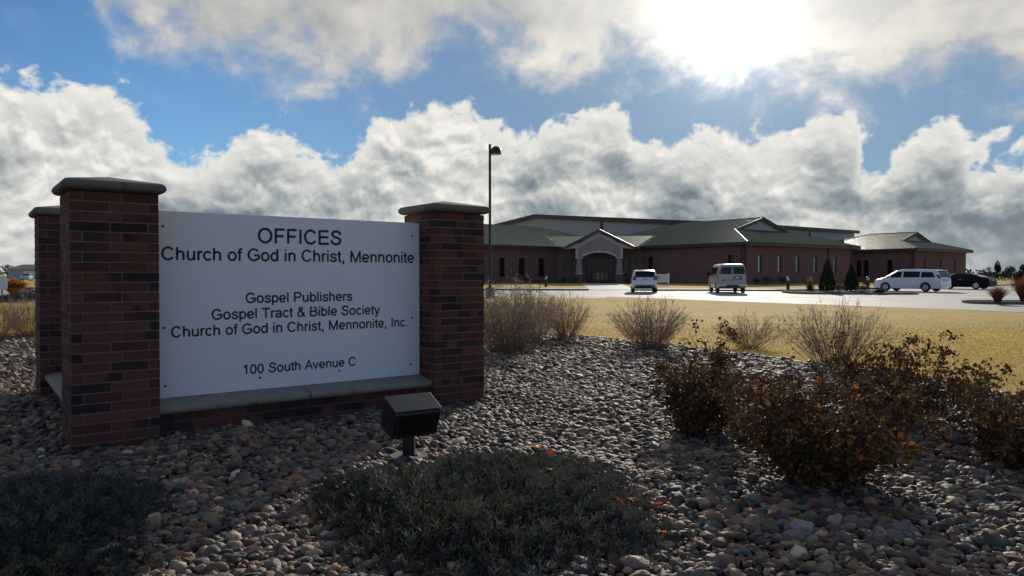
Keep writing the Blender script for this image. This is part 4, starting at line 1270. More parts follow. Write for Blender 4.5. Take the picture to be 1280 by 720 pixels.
# gutters' downpipes
mb = MB()
for p, z1 in ((Pc - AX * 0.5 - BX * 0.09, 5.0), (Pc + BX * 17.3 + AX * 0.09, 5.0), (Qc - AX * 0.4 - BX * 0.09, 5.0), (Pc + BX * 22.9 + AX * 0.09, 5.0)):
    one = MB(); v = BI @ Vector((p.x, p.y, 0)); one.box((v.x - 0.06, v.y - 0.06, 0.1 - GZ), (v.x + 0.06, v.y + 0.06, z1 - GZ)); one.build('downpipe', M['fascia'], office)

# ------------------------------------------------------------------ steel hall behind the offices
hall_o = Vector((5.0, 155.0)); HL = 53.7; HB = 28.0
hall = empty('steel_hall', (hall_o.x, hall_o.y, 0.3)); tag(hall, 'tall grey steel hall with dark roof edge rising behind the brick offices', 'building')
HI = Matrix.Translation((-hall_o.x, -hall_o.y, -0.3)); Mx = HI @ frame(hall_o, AX, BX)
ze, zp = 9.0, 13.9
mb = MB(); pr_ = [(-HL, 0, 0), (HL, 0, 0), (HL, 0, ze), (0, 0, zp), (-HL, 0, ze)]
mb.prism([Mx @ Vector(p) for p in pr_], Mx.to_3x3() @ Vector((0, HB, 0))); mb.build('wall', M['siding'], hall)
mb = MB()
for s in (-1, 1):
    mb.prism([Mx @ Vector(p) for p in ((s * (HL + 0.5), -0.5, ze + 0.02), (0, -0.5, zp + 0.05), (0, -0.5, zp + 0.25), (s * (HL + 0.5), -0.5, ze + 0.22))], Mx.to_3x3() @ Vector((0, HB + 1, 0)))
rf = mb.build('roof', M['fascia'], hall)
mb = MB()
for s in (-1, 1):
    mb.prism([Mx @ Vector(p) for p in ((s * (HL + 0.55), -0.58, ze - 0.55), (0, -0.58, zp - 0.52), (0, -0.58, zp + 0.30), (s * (HL + 0.55), -0.58, ze + 0.27))], Mx.to_3x3() @ Vector((0, 0.075, 0)))
mb.box((HL + 0.505, -0.5, ze - 0.3), (HL + 0.62, HB + 0.6, ze + 0.2), Mx)
mb.build('fascia', M['fascia'], rf)
for x_, y_ in ((19.8, -0.12), (37.0, -0.12)):
    mb = MB(); mb.box((x_ - 0.22, y_ - 0.12, 0), (x_ + 0.22, y_ + 0.11, zp - 0.5 - abs(x_) * (zp - ze) / HL), Mx); mb.build('downpipe', M['fascia'], hall)
mb = MB(); q = [Vector((HL + 0.56, 13.2, ze - 0.3)), Vector((HL + 0.5, 13.2, ze - 1.2)), Vector((HL + 0.25, 15.6, ze - 2.3)), Vector((HL + 0.25, 16.0, ze - 3.2)), Vector((HL + 0.25, 16.0, 0.2))]
mb.tube([Mx @ p for p in q], 0.13, 6); mb.build('downpipe', M['fascia'], hall)


# ------------------------------------------------------------------ vehicles
def interp(x, prof):
    for (a, za), (b, zb) in zip(prof, prof[1:]):
        if a <= x <= b: return za + (zb - za) * (x - a) / (b - a + 1e-9)
    return prof[0][1] if x < prof[0][0] else prof[-1][1]


def vehicle(name, label, cat, loc2, heading, L, W, prof, paint, wr, axles, belt, tumble, sides, rear, rearsides, lights, z_low=0.28, wind=None, extras=None, low=None, rails=False):
    H = max(z for _, z in prof)
    ang = math.atan2(heading.y, heading.x)
    root = empty(name, (loc2[0], loc2[1], tz(loc2[1]) + 0.012), ang); tag(root, label, cat)
    hL = L / 2

    def hw(z, x):
        w = W / 2
        if z > belt: w -= tumble * ((z - belt) / (H - belt)) ** 1.15 * W / 2
        if z < 0.55: w -= 0.05 * (0.55 - z) / 0.3
        e = max(0.0, (abs(x) - hL + 0.55) / 0.55); w *= 1 - 0.11 * e ** 2.2
        return w
    xs = sorted(set([round(p[0], 4) for p in prof] + [round(-hL + 0.0 + L * i / 44, 4) for i in range(45)] + [round(a + wr * 1.16 * math.cos(math.pi * k / 10), 4) for a in axles for k in range(11)]))
    xs = [x for x in xs if prof[0][0] <= x <= prof[-1][0]]

    def zb(x):
        z = z_low
        for a in axles:
            d = wr * 1.16; q = d * d - (x - a) ** 2
            if q > 0: z = max(z, wr + math.sqrt(q))
        if abs(x) > hL - 0.3: z = max(z, z_low + 0.12 * (abs(x) - hL + 0.3) / 0.3)
        return z
    V = []; F = []; NR = 12
    for x in xs:
        zt_ = interp(x, prof); b = min(zb(x), zt_ - 0.05)
        row = []
        for k in range(NR + 1):
            z = b + (zt_ - b) * k / NR; w = hw(z, x)
            if k == NR: w *= 0.90
            if k == NR - 1: z = zt_ - min(0.06, (zt_ - b) / NR) ; w = hw(z, x) * 0.985
            row.append((w, z))
        for s in (1, -1):
            for w, z in row: V.append((x, s * w, z))
    st = 2 * (NR + 1)
    for i in range(len(xs) - 1):
        for s in (0, 1):
            o = s * (NR + 1)
            for k in range(NR):
                a, b = i * st + o + k, (i + 1) * st + o + k
                F.append((a, b, b + 1, a + 1) if s else (b, a, a + 1, b + 1))
        a, b = i * st, (i + 1) * st
        F.append((a + NR, b + NR, b + st - 1, a + st - 1)); F.append((a, a + NR + 1, b + NR + 1, b))
    for i in (0, len(xs) - 1):
        for k in range(NR): a = i * st + k; F.append((a, a + 1, a + 1 + NR + 1, a + NR + 1))
    mb = MB(); mb.v = V; mb.f = F; mb.m = [0] * len(F)
    body = mb.build('body', paint, root, smooth=True)

    def on_side(pts, s, off=0.008):
        return [(x, s * (hw(z, x) + off), z) for x, z in pts]
    for s in (1, -1):
        for pts in sides:
            m_ = MB(); c = (sum(p[0] for p in pts) / len(pts), sum(p[1] for p in pts) / len(pts))
            fr = [(c[0] + (x - c[0]) * 1.0, z) for x, z in pts]
            m_.prism(on_side(fr, s, 0.009), (0, -s * 0.02, 0)); m_.build('side_window', M['car_glass'], root)
        # door seams and sill
        m_ = MB()
        if low: m_.prism(on_side([(axles[0] + wr * 1.18, z_low), (axles[1] - wr * 1.18, z_low), (axles[1] - wr * 1.18, z_low + low), (axles[0] + wr * 1.18, z_low + low)], s, 0.006), (0, -s * 0.05, 0)); m_.build('sill', M['plastic'], root)
    # rear and front screens lie on the sloped body
    def on_slope(x0, x1, wk, nm):
        m_ = MB(); q = []; xs_ = [x0 + (x1 - x0) * i / 4 for i in range(5)]
        for i in range(4):
            (a, za), (b, zb_) = (xs_[i], interp(xs_[i], prof)), (xs_[i + 1], interp(xs_[i + 1], prof))
            nx, nz_ = -(zb_ - za), (b - a); l = math.hypot(nx, nz_); nx, nz_ = nx / l * 0.012, nz_ / l * 0.012
            wa, wb = hw(za, a) * wk, hw(zb_, b) * wk
            m_.poly([(a + nx, wa, za + nz_), (a + nx, -wa, za + nz_), (b + nx, -wb, zb_ + nz_), (b + nx, wb, zb_ + nz_)])
        return m_.build(nm, M['car_glass'], root)
    for a in rear: on_slope(*a, 'rear_window')
    if wind: on_slope(*wind, 'windscreen')
    for nm, lo, hi, m_ in lights:
        q = MB(); q.box(lo, hi); q.build(nm, m_, root, bevel=0.02)
        if nm in ('tail_light', 'headlight', 'mirror', 'rail'):
            q = MB(); q.box((lo[0], -hi[1], lo[2]), (hi[0], -lo[1], hi[2])); q.build(nm, m_, root, bevel=0.02)
    for a in axles:
        for s in (1, -1):
            w0 = s * (W / 2 - 0.23); w1 = s * (W / 2 - 0.015)
            q = MB(); q.lathe([(wr * 0.62, w0), (wr * 0.93, w0), (wr, w0 + s * 0.03), (wr, w1 - s * 0.03), (wr * 0.94, w1), (wr * 0.66, w1), (wr * 0.64, w1 - s * 0.02)], 28, (a, 0, wr), 'Y')
            wh = q.build('wheel', M['rubber'], root, smooth=True)
            q = MB(); q.lathe([(wr * 0.66, w1 - s * 0.012), (wr * 0.60, w1 - s * 0.012), (wr * 0.57, w1 - s * 0.05), (wr * 0.2, w1 - s * 0.055)], 24, (a, 0, wr), 'Y')
            for k in range(5):
                t = 2 * math.pi * k / 5 + a; c, d_ = math.cos(t), math.sin(t); y_ = w1 - s * 0.02
                q.prism([(a + c * wr * 0.08 - d_ * 0.035, y_, wr + d_ * wr * 0.08 + c * 0.035), (a + c * wr * 0.60 - d_ * 0.028, y_, wr + d_ * wr * 0.6 + c * 0.028), (a + c * wr * 0.60 + d_ * 0.028, y_, wr + d_ * wr * 0.6 - c * 0.028), (a + c * wr * 0.08 + d_ * 0.035, y_, wr + d_ * wr * 0.08 - c * 0.035)], (0, -s * 0.03, 0))
            q.lathe([(0.0, w1 - s * 0.012), (wr * 0.13, w1 - s * 0.015), (wr * 0.14, w1 - s * 0.05)], 12, (a, 0, wr), 'Y')
            q.build('rim', M['rim'], wh)
            q = MB(); q.lathe([(0.0, w0 + s * 0.12), (wr * 0.62, w0 + s * 0.12)], 20, (a, 0, wr), 'Y'); q.build('brake', M['plastic'], wh)
    q = MB(); q.box((axles[0] - 0.3, -W * 0.36, z_low * 0.85), (axles[1] + 0.3, W * 0.36, z_low + 0.12)); q.build('underbody', M['plastic'], root)
    if extras: extras(root, hw)
    return root


HD = Vector((0.139, 0.990)).normalized()
# white compact suv, seen from behind
def suv_extra(root, hw):
    mb = MB(); mb.box((-2.30, -0.72, 0.34), (-2.16, 0.72, 0.60)); mb.box((-2.335, -0.5, 0.36), (-2.30, 0.5, 0.50)); mb.build('rear_bumper', M['plastic'], root, bevel=0.03)
    mb = MB()
    c = (-2.305, 0.0, 1.02)                   # swan-like dark emblem over the plate recess
    mb.prism([(c[0], 0.16, 0.93), (c[0], 0.09, 1.03), (c[0], 0.03, 1.11), (c[0], -0.05, 1.11), (c[0], -0.1, 1.04), (c[0], -0.2, 1.0), (c[0], -0.19, 0.95), (c[0], -0.02, 0.97), (c[0], 0.05, 0.91)], (-0.012, 0, 0)); mb.build('plate_recess', M['plate'], root)
    mb = MB(); mb.box((-2.19, -0.55, 1.545), (-1.95, 0.55, 1.60)); mb.build('spoiler', M['white_car'], root, bevel=0.02)


sx, sy = ground_at(806, 366.5); sc_ = Vector((sx, sy)) + HD * 2.2
vehicle('parked_suv', 'white compact suv with red tail lights parked nose in before the entrance', 'suv', sc_, HD, 4.6, 1.86,
        [(-2.3, 0.62), (-2.29, 0.75), (-2.27, 1.0), (-2.22, 1.1), (-2.05, 1.45), (-1.93, 1.58), (-1.6, 1.64), (-0.6, 1.68), (0.2, 1.65), (0.55, 1.56), (1.25, 1.10), (1.5, 1.04), (2.05, 0.92), (2.22, 0.78), (2.3, 0.55)],
        M['white_car'], 0.35, (-1.36, 1.36), 1.05, 0.20, [[(-1.85, 1.10), (-0.1, 1.06), (-0.15, 1.55), (-1.0, 1.55), (-1.6, 1.50)], [(0.0, 1.06), (1.0, 1.06), (0.42, 1.50), (-0.05, 1.55)]],
        [(-2.205, -1.97, 0.84)], None,
        [('tail_light', (-2.295, 0.61, 0.92), (-2.08, 0.865, 1.22), M['red_lens']), ('headlight', (2.05, 0.6, 0.72), (2.26, 0.88, 0.86), M['clear_lens']), ('mirror', (0.75, 0.92, 1.03), (0.92, 1.12, 1.2), M['plastic']), ('rail', (-1.6, 0.60, 1.67), (0.1, 0.65, 1.715), M['rim'])],
        z_low=0.33, wind=(0.56, 1.22, 0.86), extras=suv_extra, low=0.14)


def van_extra(root, hw):
    mb = MB(); mb.box((-2.93, -0.98, 0.48), (-2.80, 0.98, 0.66)); mb.build('rear_bumper', M['rim'], root, bevel=0.03)
    mb = MB(); mb.box((-2.945, -0.42, 0.47), (-2.925, 0.42, 0.60)); mb.build('bumper_step', M['plastic'], root)
    mb = MB(); mb.box((-2.862, -0.006, 0.70), (-2.79, 0.006, 1.94)); mb.build('door_seam', M['plastic'], root)
    for y0, y1 in ((0.07, 0.80), (-0.80, -0.07)):
        mb = MB(); mb.prism([(-2.838, y0, 1.36), (-2.838, y1, 1.36), (-2.805, y1 * 0.96, 1.86), (-2.805, y0, 1.86)], (0.03, 0, 0)); mb.build('rear_window', M['car_glass'], root)
    mb = MB(); mb.box((-2.868, -0.62, 0.98), (-2.84, -0.10, 1.20)); pl = mb.build('plate_recess', M['plastic'], root)
    mb = MB(); mb.box((-2.876, -0.50, 1.02), (-2.869, -0.19, 1.16)); mb.build('plate', M['plate'], pl)
    mb = MB(); mb.box((-2.866, 0.42, 0.90), (-2.85, 0.72, 0.94)); mb.build('badge', M['plastic'], root)


vx, vy = ground_at(915.5, 367.0); vc = Vector((vx, vy)) + HD * 2.8
vehicle('passenger_van', 'pale beige passenger van with two rear doors parked nose in beside the wing', 'van', vc, HD, 5.7, 2.02,
        [(-2.85, 0.6), (-2.848, 0.9), (-2.84, 1.25), (-2.80, 1.85), (-2.76, 1.98), (-2.6, 2.06), (-1.0, 2.10), (0.7, 2.09), (1.0, 2.02), (1.75, 1.32), (2.0, 1.22), (2.7, 1.08), (2.8, 0.9), (2.85, 0.6)],
        M['silver_car'], 0.37, (-1.72, 1.72), 1.25, 0.16, [[(-2.55, 1.36), (-1.5, 1.36), (-1.5, 1.86), (-2.5, 1.86)], [(-1.4, 1.36), (-0.25, 1.36), (-0.25, 1.86), (-1.4, 1.86)], [(-0.15, 1.36), (0.6, 1.36), (0.6, 1.86), (-0.15, 1.86)], [(0.7, 1.33), (1.5, 1.33), (1.05, 1.85), (0.7, 1.86)]],
        [], None, [('tail_light', (-2.855, 0.78, 1.36), (-2.72, 0.925, 1.72), M['red_lens']), ('headlight', (2.62, 0.65, 0.8), (2.83, 0.95, 1.0), M['clear_lens']), ('mirror', (1.35, 1.0, 1.25), (1.5, 1.28, 1.55), M['plastic'])],
        z_low=0.36, wind=(1.03, 1.72, 0.88), extras=van_extra)


def mini_extra(root, hw):
    mb = MB(); mb.box((-2.60, -0.45, 0.80), (-2.565, 0.45, 0.98)); mb.build('plate', M['plate'], root)
    for s in (1, -1):
        mb = MB(); mb.box((-2.0, s * 0.985 - 0.008, 1.0), (0.35, s * 0.985 + 0.008, 1.02)); mb.build('door_track', M['plastic'], root)
        for x in (0.15, 1.25):
            mb = MB(); mb.box((x, s * 1.0 - 0.015, 0.93), (x + 0.2, s * 1.0 + 0.015, 0.97)); mb.build('door_handle', M['white_car'], root)
    mb = MB(); mb.box((-2.38, -0.72, 1.60), (-2.2, 0.72, 1.65)); mb.build('spoiler', M['white_car'], root, bevel=0.02)


mx, my = ground_at(1143, 364.5)
vehicle('parked_minivan', 'white minivan with dark side windows seen from its side at right', 'minivan', (mx + 0.2, my + 0.8), -AX, 5.15, 2.0,
        [(-2.575, 0.55), (-2.565, 0.7), (-2.55, 0.95), (-2.50, 1.08), (-2.36, 1.5), (-2.26, 1.63), (-1.9, 1.70), (-0.6, 1.75), (0.3, 1.73), (0.75, 1.63), (1.62, 1.13), (1.8, 1.06), (2.3, 0.92), (2.48, 0.78), (2.575, 0.5)],
        M['white_car'], 0.345, (-1.48, 1.58), 1.03, 0.20, [[(-2.2, 1.10), (-1.15, 1.10), (-1.15, 1.52), (-1.95, 1.50)], [(-1.05, 1.10), (0.2, 1.09), (0.2, 1.56), (-1.05, 1.54)], [(0.32, 1.09), (1.45, 1.08), (0.78, 1.52), (0.32, 1.56)]],
        [(-2.49, -2.28, 0.84)], None, [('tail_light', (-2.515, 0.68, 1.0), (-2.22, 0.945, 1.29), M['red_lens']), ('headlight', (2.2, 0.62, 0.75), (2.48, 0.92, 0.9), M['clear_lens']), ('mirror', (1.1, 0.98, 1.05), (1.28, 1.2, 1.22), M['white_car'])],
        z_low=0.24, wind=(0.78, 1.6, 0.86), extras=mini_extra)


def sedan_extra(root, hw):
    mb = MB(); mb.box((-2.41, -0.27, 0.74), (-2.385, 0.27, 0.87)); mb.build('plate', M['plate'], root)
    for s in (1, -1):
        mb = MB(); mb.box((-0.2, s * 0.93 - 0.015, 0.84), (0.0, s * 0.93 + 0.015, 0.87)); mb.build('door_handle', M['rim'], root)


dx, dy = ground_at(1205, 361.5)
vehicle('parked_sedan', 'black low roofed sedan with alloy wheels parked behind the white minivan', 'sedan', (dx + 0.35, dy + 0.7), -AX, 4.85, 1.87,
        [(-2.425, 0.55), (-2.415, 0.7), (-2.39, 0.93), (-2.3, 1.0), (-1.85, 1.06), (-1.3, 1.25), (-0.8, 1.38), (-0.2, 1.43), (0.4, 1.40), (0.8, 1.27), (1.35, 0.98), (1.6, 0.93), (2.15, 0.80), (2.34, 0.66), (2.425, 0.45)],
        M['black_car'], 0.34, (-1.38, 1.40), 0.93, 0.27, [[(-1.45, 1.02), (-0.15, 0.98), (-0.15, 1.31), (-0.75, 1.29), (-1.25, 1.15)], [(-0.05, 0.98), (1.1, 0.96), (0.62, 1.24), (0.3, 1.31), (-0.05, 1.32)]],
        [(-1.80, -0.95, 0.80)], None, [('tail_light', (-2.42, 0.42, 0.80), (-2.2, 0.835, 0.92), M['red_lens']), ('headlight', (2.1, 0.55, 0.62), (2.36, 0.85, 0.74), M['clear_lens']), ('mirror', (0.85, 0.90, 0.94), (1.0, 1.08, 1.06), M['black_car'])],
        z_low=0.20, wind=(0.82, 1.33, 0.82), extras=sedan_extra)

# ------------------------------------------------------------------ street furniture
lx, ly = 612.5, 44.0; lx = (lx - 640) / 924 * ly
lamp = empty('street_lamp', (lx, ly, tz(ly))); tag(lamp, 'tall thin dark lamp post with a domed head beside the lot', 'street lamp')
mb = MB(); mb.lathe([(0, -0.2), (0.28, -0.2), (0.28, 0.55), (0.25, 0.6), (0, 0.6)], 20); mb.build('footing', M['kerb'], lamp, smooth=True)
mb = MB(); mb.box((-0.075, -0.075, 0.6), (0.075, 0.075, 9.1)); mb.build('pole', M['dark_metal'], lamp)
mb = MB(); mb.box((0.075, -0.04, 8.62), (0.22, 0.04, 8.74)); mb.build('arm', M['dark_metal'], lamp)
mb = MB(); mb.lathe([(0.0, 8.98), (0.10, 8.975), (0.20, 8.93), (0.28, 8.83), (0.315, 8.70), (0.32, 8.52), (0.30, 8.50)], 20, (0.36, 0, 0)); hd_ = mb.build('lamp_head', M['dark_metal'], lamp, smooth=True)
mb = MB(); mb.lathe([(0.0, 8.46), (0.18, 8.47), (0.27, 8.505), (0.30, 8.515)], 20, (0.36, 0, 0)); mb.build('lens', M['clear_lens'], hd_, smooth=True)


def bollard(px, py, lab):
    x, y = ground_at(px, py, 0.13); b = empty('bollard_light', (x, y, tz(y) + 0.12)); tag(b, lab, 'bollard light', 'bollard lights along the walk')
    mb = MB(); mb.lathe([(0.0, -0.1), (0.13, -0.1), (0.13, 0.72), (0, 0.72)], 14); mb.build('post', M['dark_metal'], b, smooth=True)
    mb = MB(); mb.lathe([(0.0, 0.722), (0.10, 0.722), (0.10, 0.92), (0, 0.92)], 14); mb.build('lens', M['lens'], b, smooth=True)
    mb = MB(); mb.lathe([(0.0, 0.922), (0.14, 0.922), (0.14, 0.97), (0.10, 1.0), (0, 1.01)], 14); mb.build('cap', M['dark_metal'], b, smooth=True)


bollard(682.5, 358.5, 'dark bollard light on the grass left of the entrance')
bollard(985, 361.5, 'dark bollard light between the beige van and the pointed evergreens')
bollard(1085, 360.0, 'dark bollard light just ahead of the white minivan')

x, y = ground_at(828, 357.5, 0.13)
isg = empty('information_sign', (x, y, tz(y) + 0.12), math.atan2(CX.y, CX.x)); tag(isg, 'low white information board on two posts behind the white suv', 'sign')
mb = MB(); mb.box((-0.75, -0.02, 0.38), (0.55, 0.02, 1.2)); ib = mb.build('board', M['white_car'], isg)
mb = MB()
gr_ = random.Random(4)
for k in range(5):
    x0 = -0.68
    while x0 < 0.45:
        w_ = gr_.uniform(0.06, 0.22); mb.poly([(x0, -0.0235, 1.06 - k * 0.13), (min(x0 + w_, 0.5), -0.0235, 1.06 - k * 0.13), (min(x0 + w_, 0.5), -0.0235, 1.11 - k * 0.13), (x0, -0.0235, 1.11 - k * 0.13)]); x0 += w_ + 0.05
mb.build('lettering', mat('grey_print', (0.22, 0.25, 0.30), 0.6), ib)
for s in (-0.82, 0.62):
    mb = MB(); mb.box((s - 0.06, -0.06, -0.1), (s + 0.06, 0.06, 1.32)); mb.build('post', M['white_car'], isg)


# ------------------------------------------------------------------ planted islands and far plants
def leaf_cloud(name, label, cat, loc, shape_fn, n, size, tones, seed, m='evergreen', group=None, trunk=None, part='leaves'):
    g = np.random.default_rng(seed); root = empty(name, loc); tag(root, label, cat, group)
    P, d = shape_fn(g, n); L = g.uniform(0.6, 1.4, len(P)) * size
    V, F = leaf_faces(P, d + g.normal(0, 0.5, d.shape), g, L, L * 0.38)
    t = np.array(tones); c = t[g.integers(0, len(t), len(P))] * g.uniform(0.7, 1.3, (len(P), 1)); c = np.repeat(np.hstack([c, np.ones((len(P), 1))]), 5, 0)
    np_mesh(part, V, F, M[m], root, c)
    if trunk:
        mb = MB(); trunk(mb); mb.build('trunk', M['bark'], root)
    return root


def cone_shape(h, r):
    def fn(g, n):
        t = g.random(n) ** 0.6; z = h * (1 - t) ; a = g.uniform(0, 6.283, n); rr = r * np.minimum(1.0, (1 - z / h) ** 0.8 * 1.06) * (0.72 + 0.28 * g.random(n)) * (1 + 0.09 * np.sin(a * 5 + z * 7))
        rr = np.where(z < 0.15 * h, rr * (0.75 + z / (0.6 * h)), rr)
        P = np.stack([rr * np.cos(a), rr * np.sin(a), z + 0.06], 1); d = np.stack([np.cos(a) * 0.6, np.sin(a) * 0.6, np.full(n, 0.8)], 1); return P, d
    return fn


def blob_shape(rx, ry, h, lob=4, seed=0):
    gg = np.random.default_rng(seed + 99); cs = [(0, 0, 0.5 * h, 1.0)] + [(gg.uniform(-.5, .5) * rx, gg.uniform(-.5, .5) * ry, gg.uniform(.3, .75) * h, gg.uniform(.4, .65)) for _ in range(lob)]
    def fn(g, n):
        k = g.integers(0, len(cs), n); c = np.array(cs)[k]; d = g.normal(0, 1, (n, 3)); d /= np.linalg.norm(d, axis=1, keepdims=True)
        r = g.uniform(0.55, 1.0, n)[:, None] * c[:, 3:4]; P = c[:, :3] + d * r * np.array([rx, ry, h * 0.5]); P[:, 2] = np.abs(P[:, 2]); return P, d + np.array([0, 0, 0.3])
    return fn


def stub(h, r):
    return lambda mb: mb.tube([(0, 0, -0.1), (0.01, 0, h)], [r, r * 0.7], 6)


def island(pts, h=0.14):
    """kerbed planting bed"""
    c = Vector((sum(p[0] for p in pts) / len(pts), sum(p[1] for p in pts) / len(pts))); ring = list(pts) + [pts[0]]
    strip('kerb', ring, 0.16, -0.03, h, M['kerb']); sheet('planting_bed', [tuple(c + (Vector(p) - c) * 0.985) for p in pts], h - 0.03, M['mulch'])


def ell(c, ra, rb, d, n=22):
    c = Vector(c); e = Vector((-d.y, d.x)); return [tuple(c + d * ra * math.copysign(abs(math.cos(t)) ** 0.6, math.cos(t)) + e * rb * math.copysign(abs(math.sin(t)) ** 0.6, math.sin(t))) for t in [2 * math.pi * i / n for i in range(n)]]


ic = Vector(ground_at(1058, 364.0))
island(ell((23.9, 52.6), 4.3, 3.0, Vector((0.99, -0.1)).normalized()))
tone_e = [(0.060, 0.054, 0.036), (0.075, 0.060, 0.040), (0.045, 0.044, 0.030)]
def cone(px, py, hpx, wpx, seed, lab):
    x, y = ground_at(px, py, 0.1); h = hpx * y / 924; r = wpx * y / 924 / 2
    leaf_cloud('conical_evergreen', lab, 'evergreen', (x, y, tz(y) + 0.1), cone_shape(h, r), 9000, 0.065, tone_e, seed, group='pointed evergreens in the island', trunk=stub(h * 0.8, 0.06), part='foliage')
cone(1034, 364.5, 40, 21, 81, 'taller pointed dark evergreen, first of the two in the island')
cone(1064, 364.0, 32, 19, 82, 'shorter pointed dark evergreen, second of the two in the island')
tone_b = [(0.13, 0.085, 0.05), (0.09, 0.06, 0.04), (0.06, 0.05, 0.035)]
def low(px, py, wpx, hpx, seed, lab, tones=tone_b, n=700, off=0.1, m='evergreen', name='low_shrub', group='low winter shrubs'):
    x, y = ground_at(px, py, off); w = wpx * y / 924 / 2; h = hpx * y / 924
    return leaf_cloud(name, lab, 'shrub', (x, y, tz(y) + off - 0.02), blob_shape(w, w * 0.8, h, 5, seed), int(n * 1.8), 0.055, tones, seed, m, group)
low(1013, 364.3, 12, 9, 90, 'small dark brown shrub at the left end of the evergreen island')
low(1050, 365.0, 17, 11, 91, 'tan leafy shrub between the two pointed evergreens', [(0.19, 0.12, 0.06), (0.13, 0.085, 0.05)])
low(1080, 366.0, 20, 10, 92, 'tan leafy shrub right of the shorter evergreen', [(0.19, 0.12, 0.06), (0.12, 0.08, 0.05)])
low(1098, 366.5, 18, 8, 93, 'low brown shrub at the right nose of the evergreen island')
for i, (px, py, r_) in enumerate(((1048, 365.6, 0.13), (1073, 365.8, 0.11), (1094, 366.0, 0.14))):
    x, y = ground_at(px, py, 0.1)
    rk_ = rock(('pale boulder in the island below the tan leafy shrub', 'pale boulder in the island under the shorter evergreen', 'pale boulder in the island near its right nose')[i], x, y, r_, (1.3, 1, 0.8), M['rock'], 20 + i); rk_.location.z = tz(y) + 0.14


def grass_clump(x, y, z, h, w, n, seed, label, tone, name='ornamental_grass', plume=False):
    g = np.random.default_rng(seed); root = empty(name, (x, y, z)); tag(root, label, 'ornamental grass')
    az = g.uniform(0, 6.283, n); q = np.sqrt(g.random(n)); hh = h * g.uniform(0.6, 1.0, n) * (1 - 0.25 * q); sp = w * 0.5 * q
    V = []; K = 4; prev = None; rows = []
    for k in range(K + 1):
        t = k / K; r = w * 0.08 * q + sp * (0.35 * t + 0.65 * t * t)
        z_ = hh * (1 - (1 - t) ** 1.6) * (1 - 0.10 * q * t * t)
        p = np.stack([np.cos(az) * r, np.sin(az) * r, z_], 1) + g.normal(0, 0.012, (n, 3)) * t; wd = (0.011 * (1 - 0.6 * t) if not plume else 0.007 + 0.014 * (t > 0.6))
        s = np.stack([-np.sin(az + 1.0 * g.normal(0, .5, n)), np.cos(az), np.zeros(n)], 1) * wd; rows.append((p - s, p + s))
    V = np.concatenate([np.stack([a, b], 1).reshape(-1, 3) for a, b in rows]); F = []
    o = np.arange(n) * 2
    for k in range(K): F.append(np.stack([k * 2 * n + o, k * 2 * n + o + 1, (k + 1) * 2 * n + o + 1, (k + 1) * 2 * n + o], 1))
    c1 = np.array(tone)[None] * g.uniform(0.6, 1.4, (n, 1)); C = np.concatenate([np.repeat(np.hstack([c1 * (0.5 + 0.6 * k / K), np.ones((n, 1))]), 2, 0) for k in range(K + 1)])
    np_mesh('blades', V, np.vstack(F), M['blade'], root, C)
    return root


x, y = ground_at(1258, 380.0, 0.05); island(ell((x + 2.6, y + 1.2), 3.4, 1.3, Vector((0.97, -0.24)).normalized()))
grass_clump(x, y + 0.6, tz(y) + 0.1, 0.95, 1.35, 420, 61, 'reddish dry grass clump at the nose of the right hand island', (0.22, 0.085, 0.05))
grass_clump(x + 1.15, y + 0.5, tz(y) + 0.1, 1.45, 1.5, 520, 62, 'taller reddish dry grass clump cut by the right edge', (0.24, 0.095, 0.05))
leaf_cloud('round_evergreen', 'dark rounded evergreen behind the reddish grasses at the right edge', 'evergreen', (x + 2.35, y + 2.2, tz(y) + 0.1), lambda g, k: (lambda P, d: (P + np.array([0, 0, 0.35]), d))(*blob_shape(0.55, 0.55, 1.15, 5, 5)(g, k)), 5200, 0.055, [(0.02, 0.024, 0.016), (0.03, 0.03, 0.02)], 63, trunk=stub(0.9, 0.06), part='foliage')

# dry shrubs against the office walls
tone_d = [(0.055, 0.045, 0.038), (0.085, 0.068, 0.055), (0.04, 0.036, 0.03)]
for i, (px, py, w_, h_) in enumerate(((664, 354.8, 26, 9), (703, 355.2, 12, 9), (718, 355.4, 18, 11), (785, 355.3, 14, 8), (946, 357.3, 14, 11), (960, 357.6, 18, 13), (976, 357.4, 16, 12), (1013, 356.6, 16, 8))):
    low(px, py, w_, h_, 110 + i, ('wide dark shrub under the left wing windows', 'small shrub left of the one at the entrance', 'grey twiggy shrub at the left foot of the entrance', 'shrub at the right foot of the entrance', 'first of three dark shrubs behind the beige van', 'middle of three dark shrubs behind the beige van', 'third of three dark shrubs right of the beige van', 'low dark shrub under the wing windows near the taller evergreen')[i], tone_d, 900, 0.12, group='shrubs against the office wall')
for i, (px, py, w_, h_) in enumerate(((1082, 357.0, 12, 8), (1096, 356.6, 22, 10), (1107, 356.4, 10, 8))):
    low(px, py, w_, h_, 130 + i, ('reddish shrub in front of the far wing door', 'wide grey shrub ahead of the white minivan', 'small grey shrub tucked behind the minivan bonnet')[i], [(0.14, 0.08, 0.06)] if i == 0 else [(0.11, 0.105, 0.10), (0.07, 0.066, 0.06)], 900, 0.12, group='shrubs by the far wing')
grass_clump(*ground_at(1013, 362.0, 0.1), 0.35, 1.2, 0.8, 200, 64, 'small plumed tan grass left of the taller evergreen', (0.30, 0.2, 0.12))

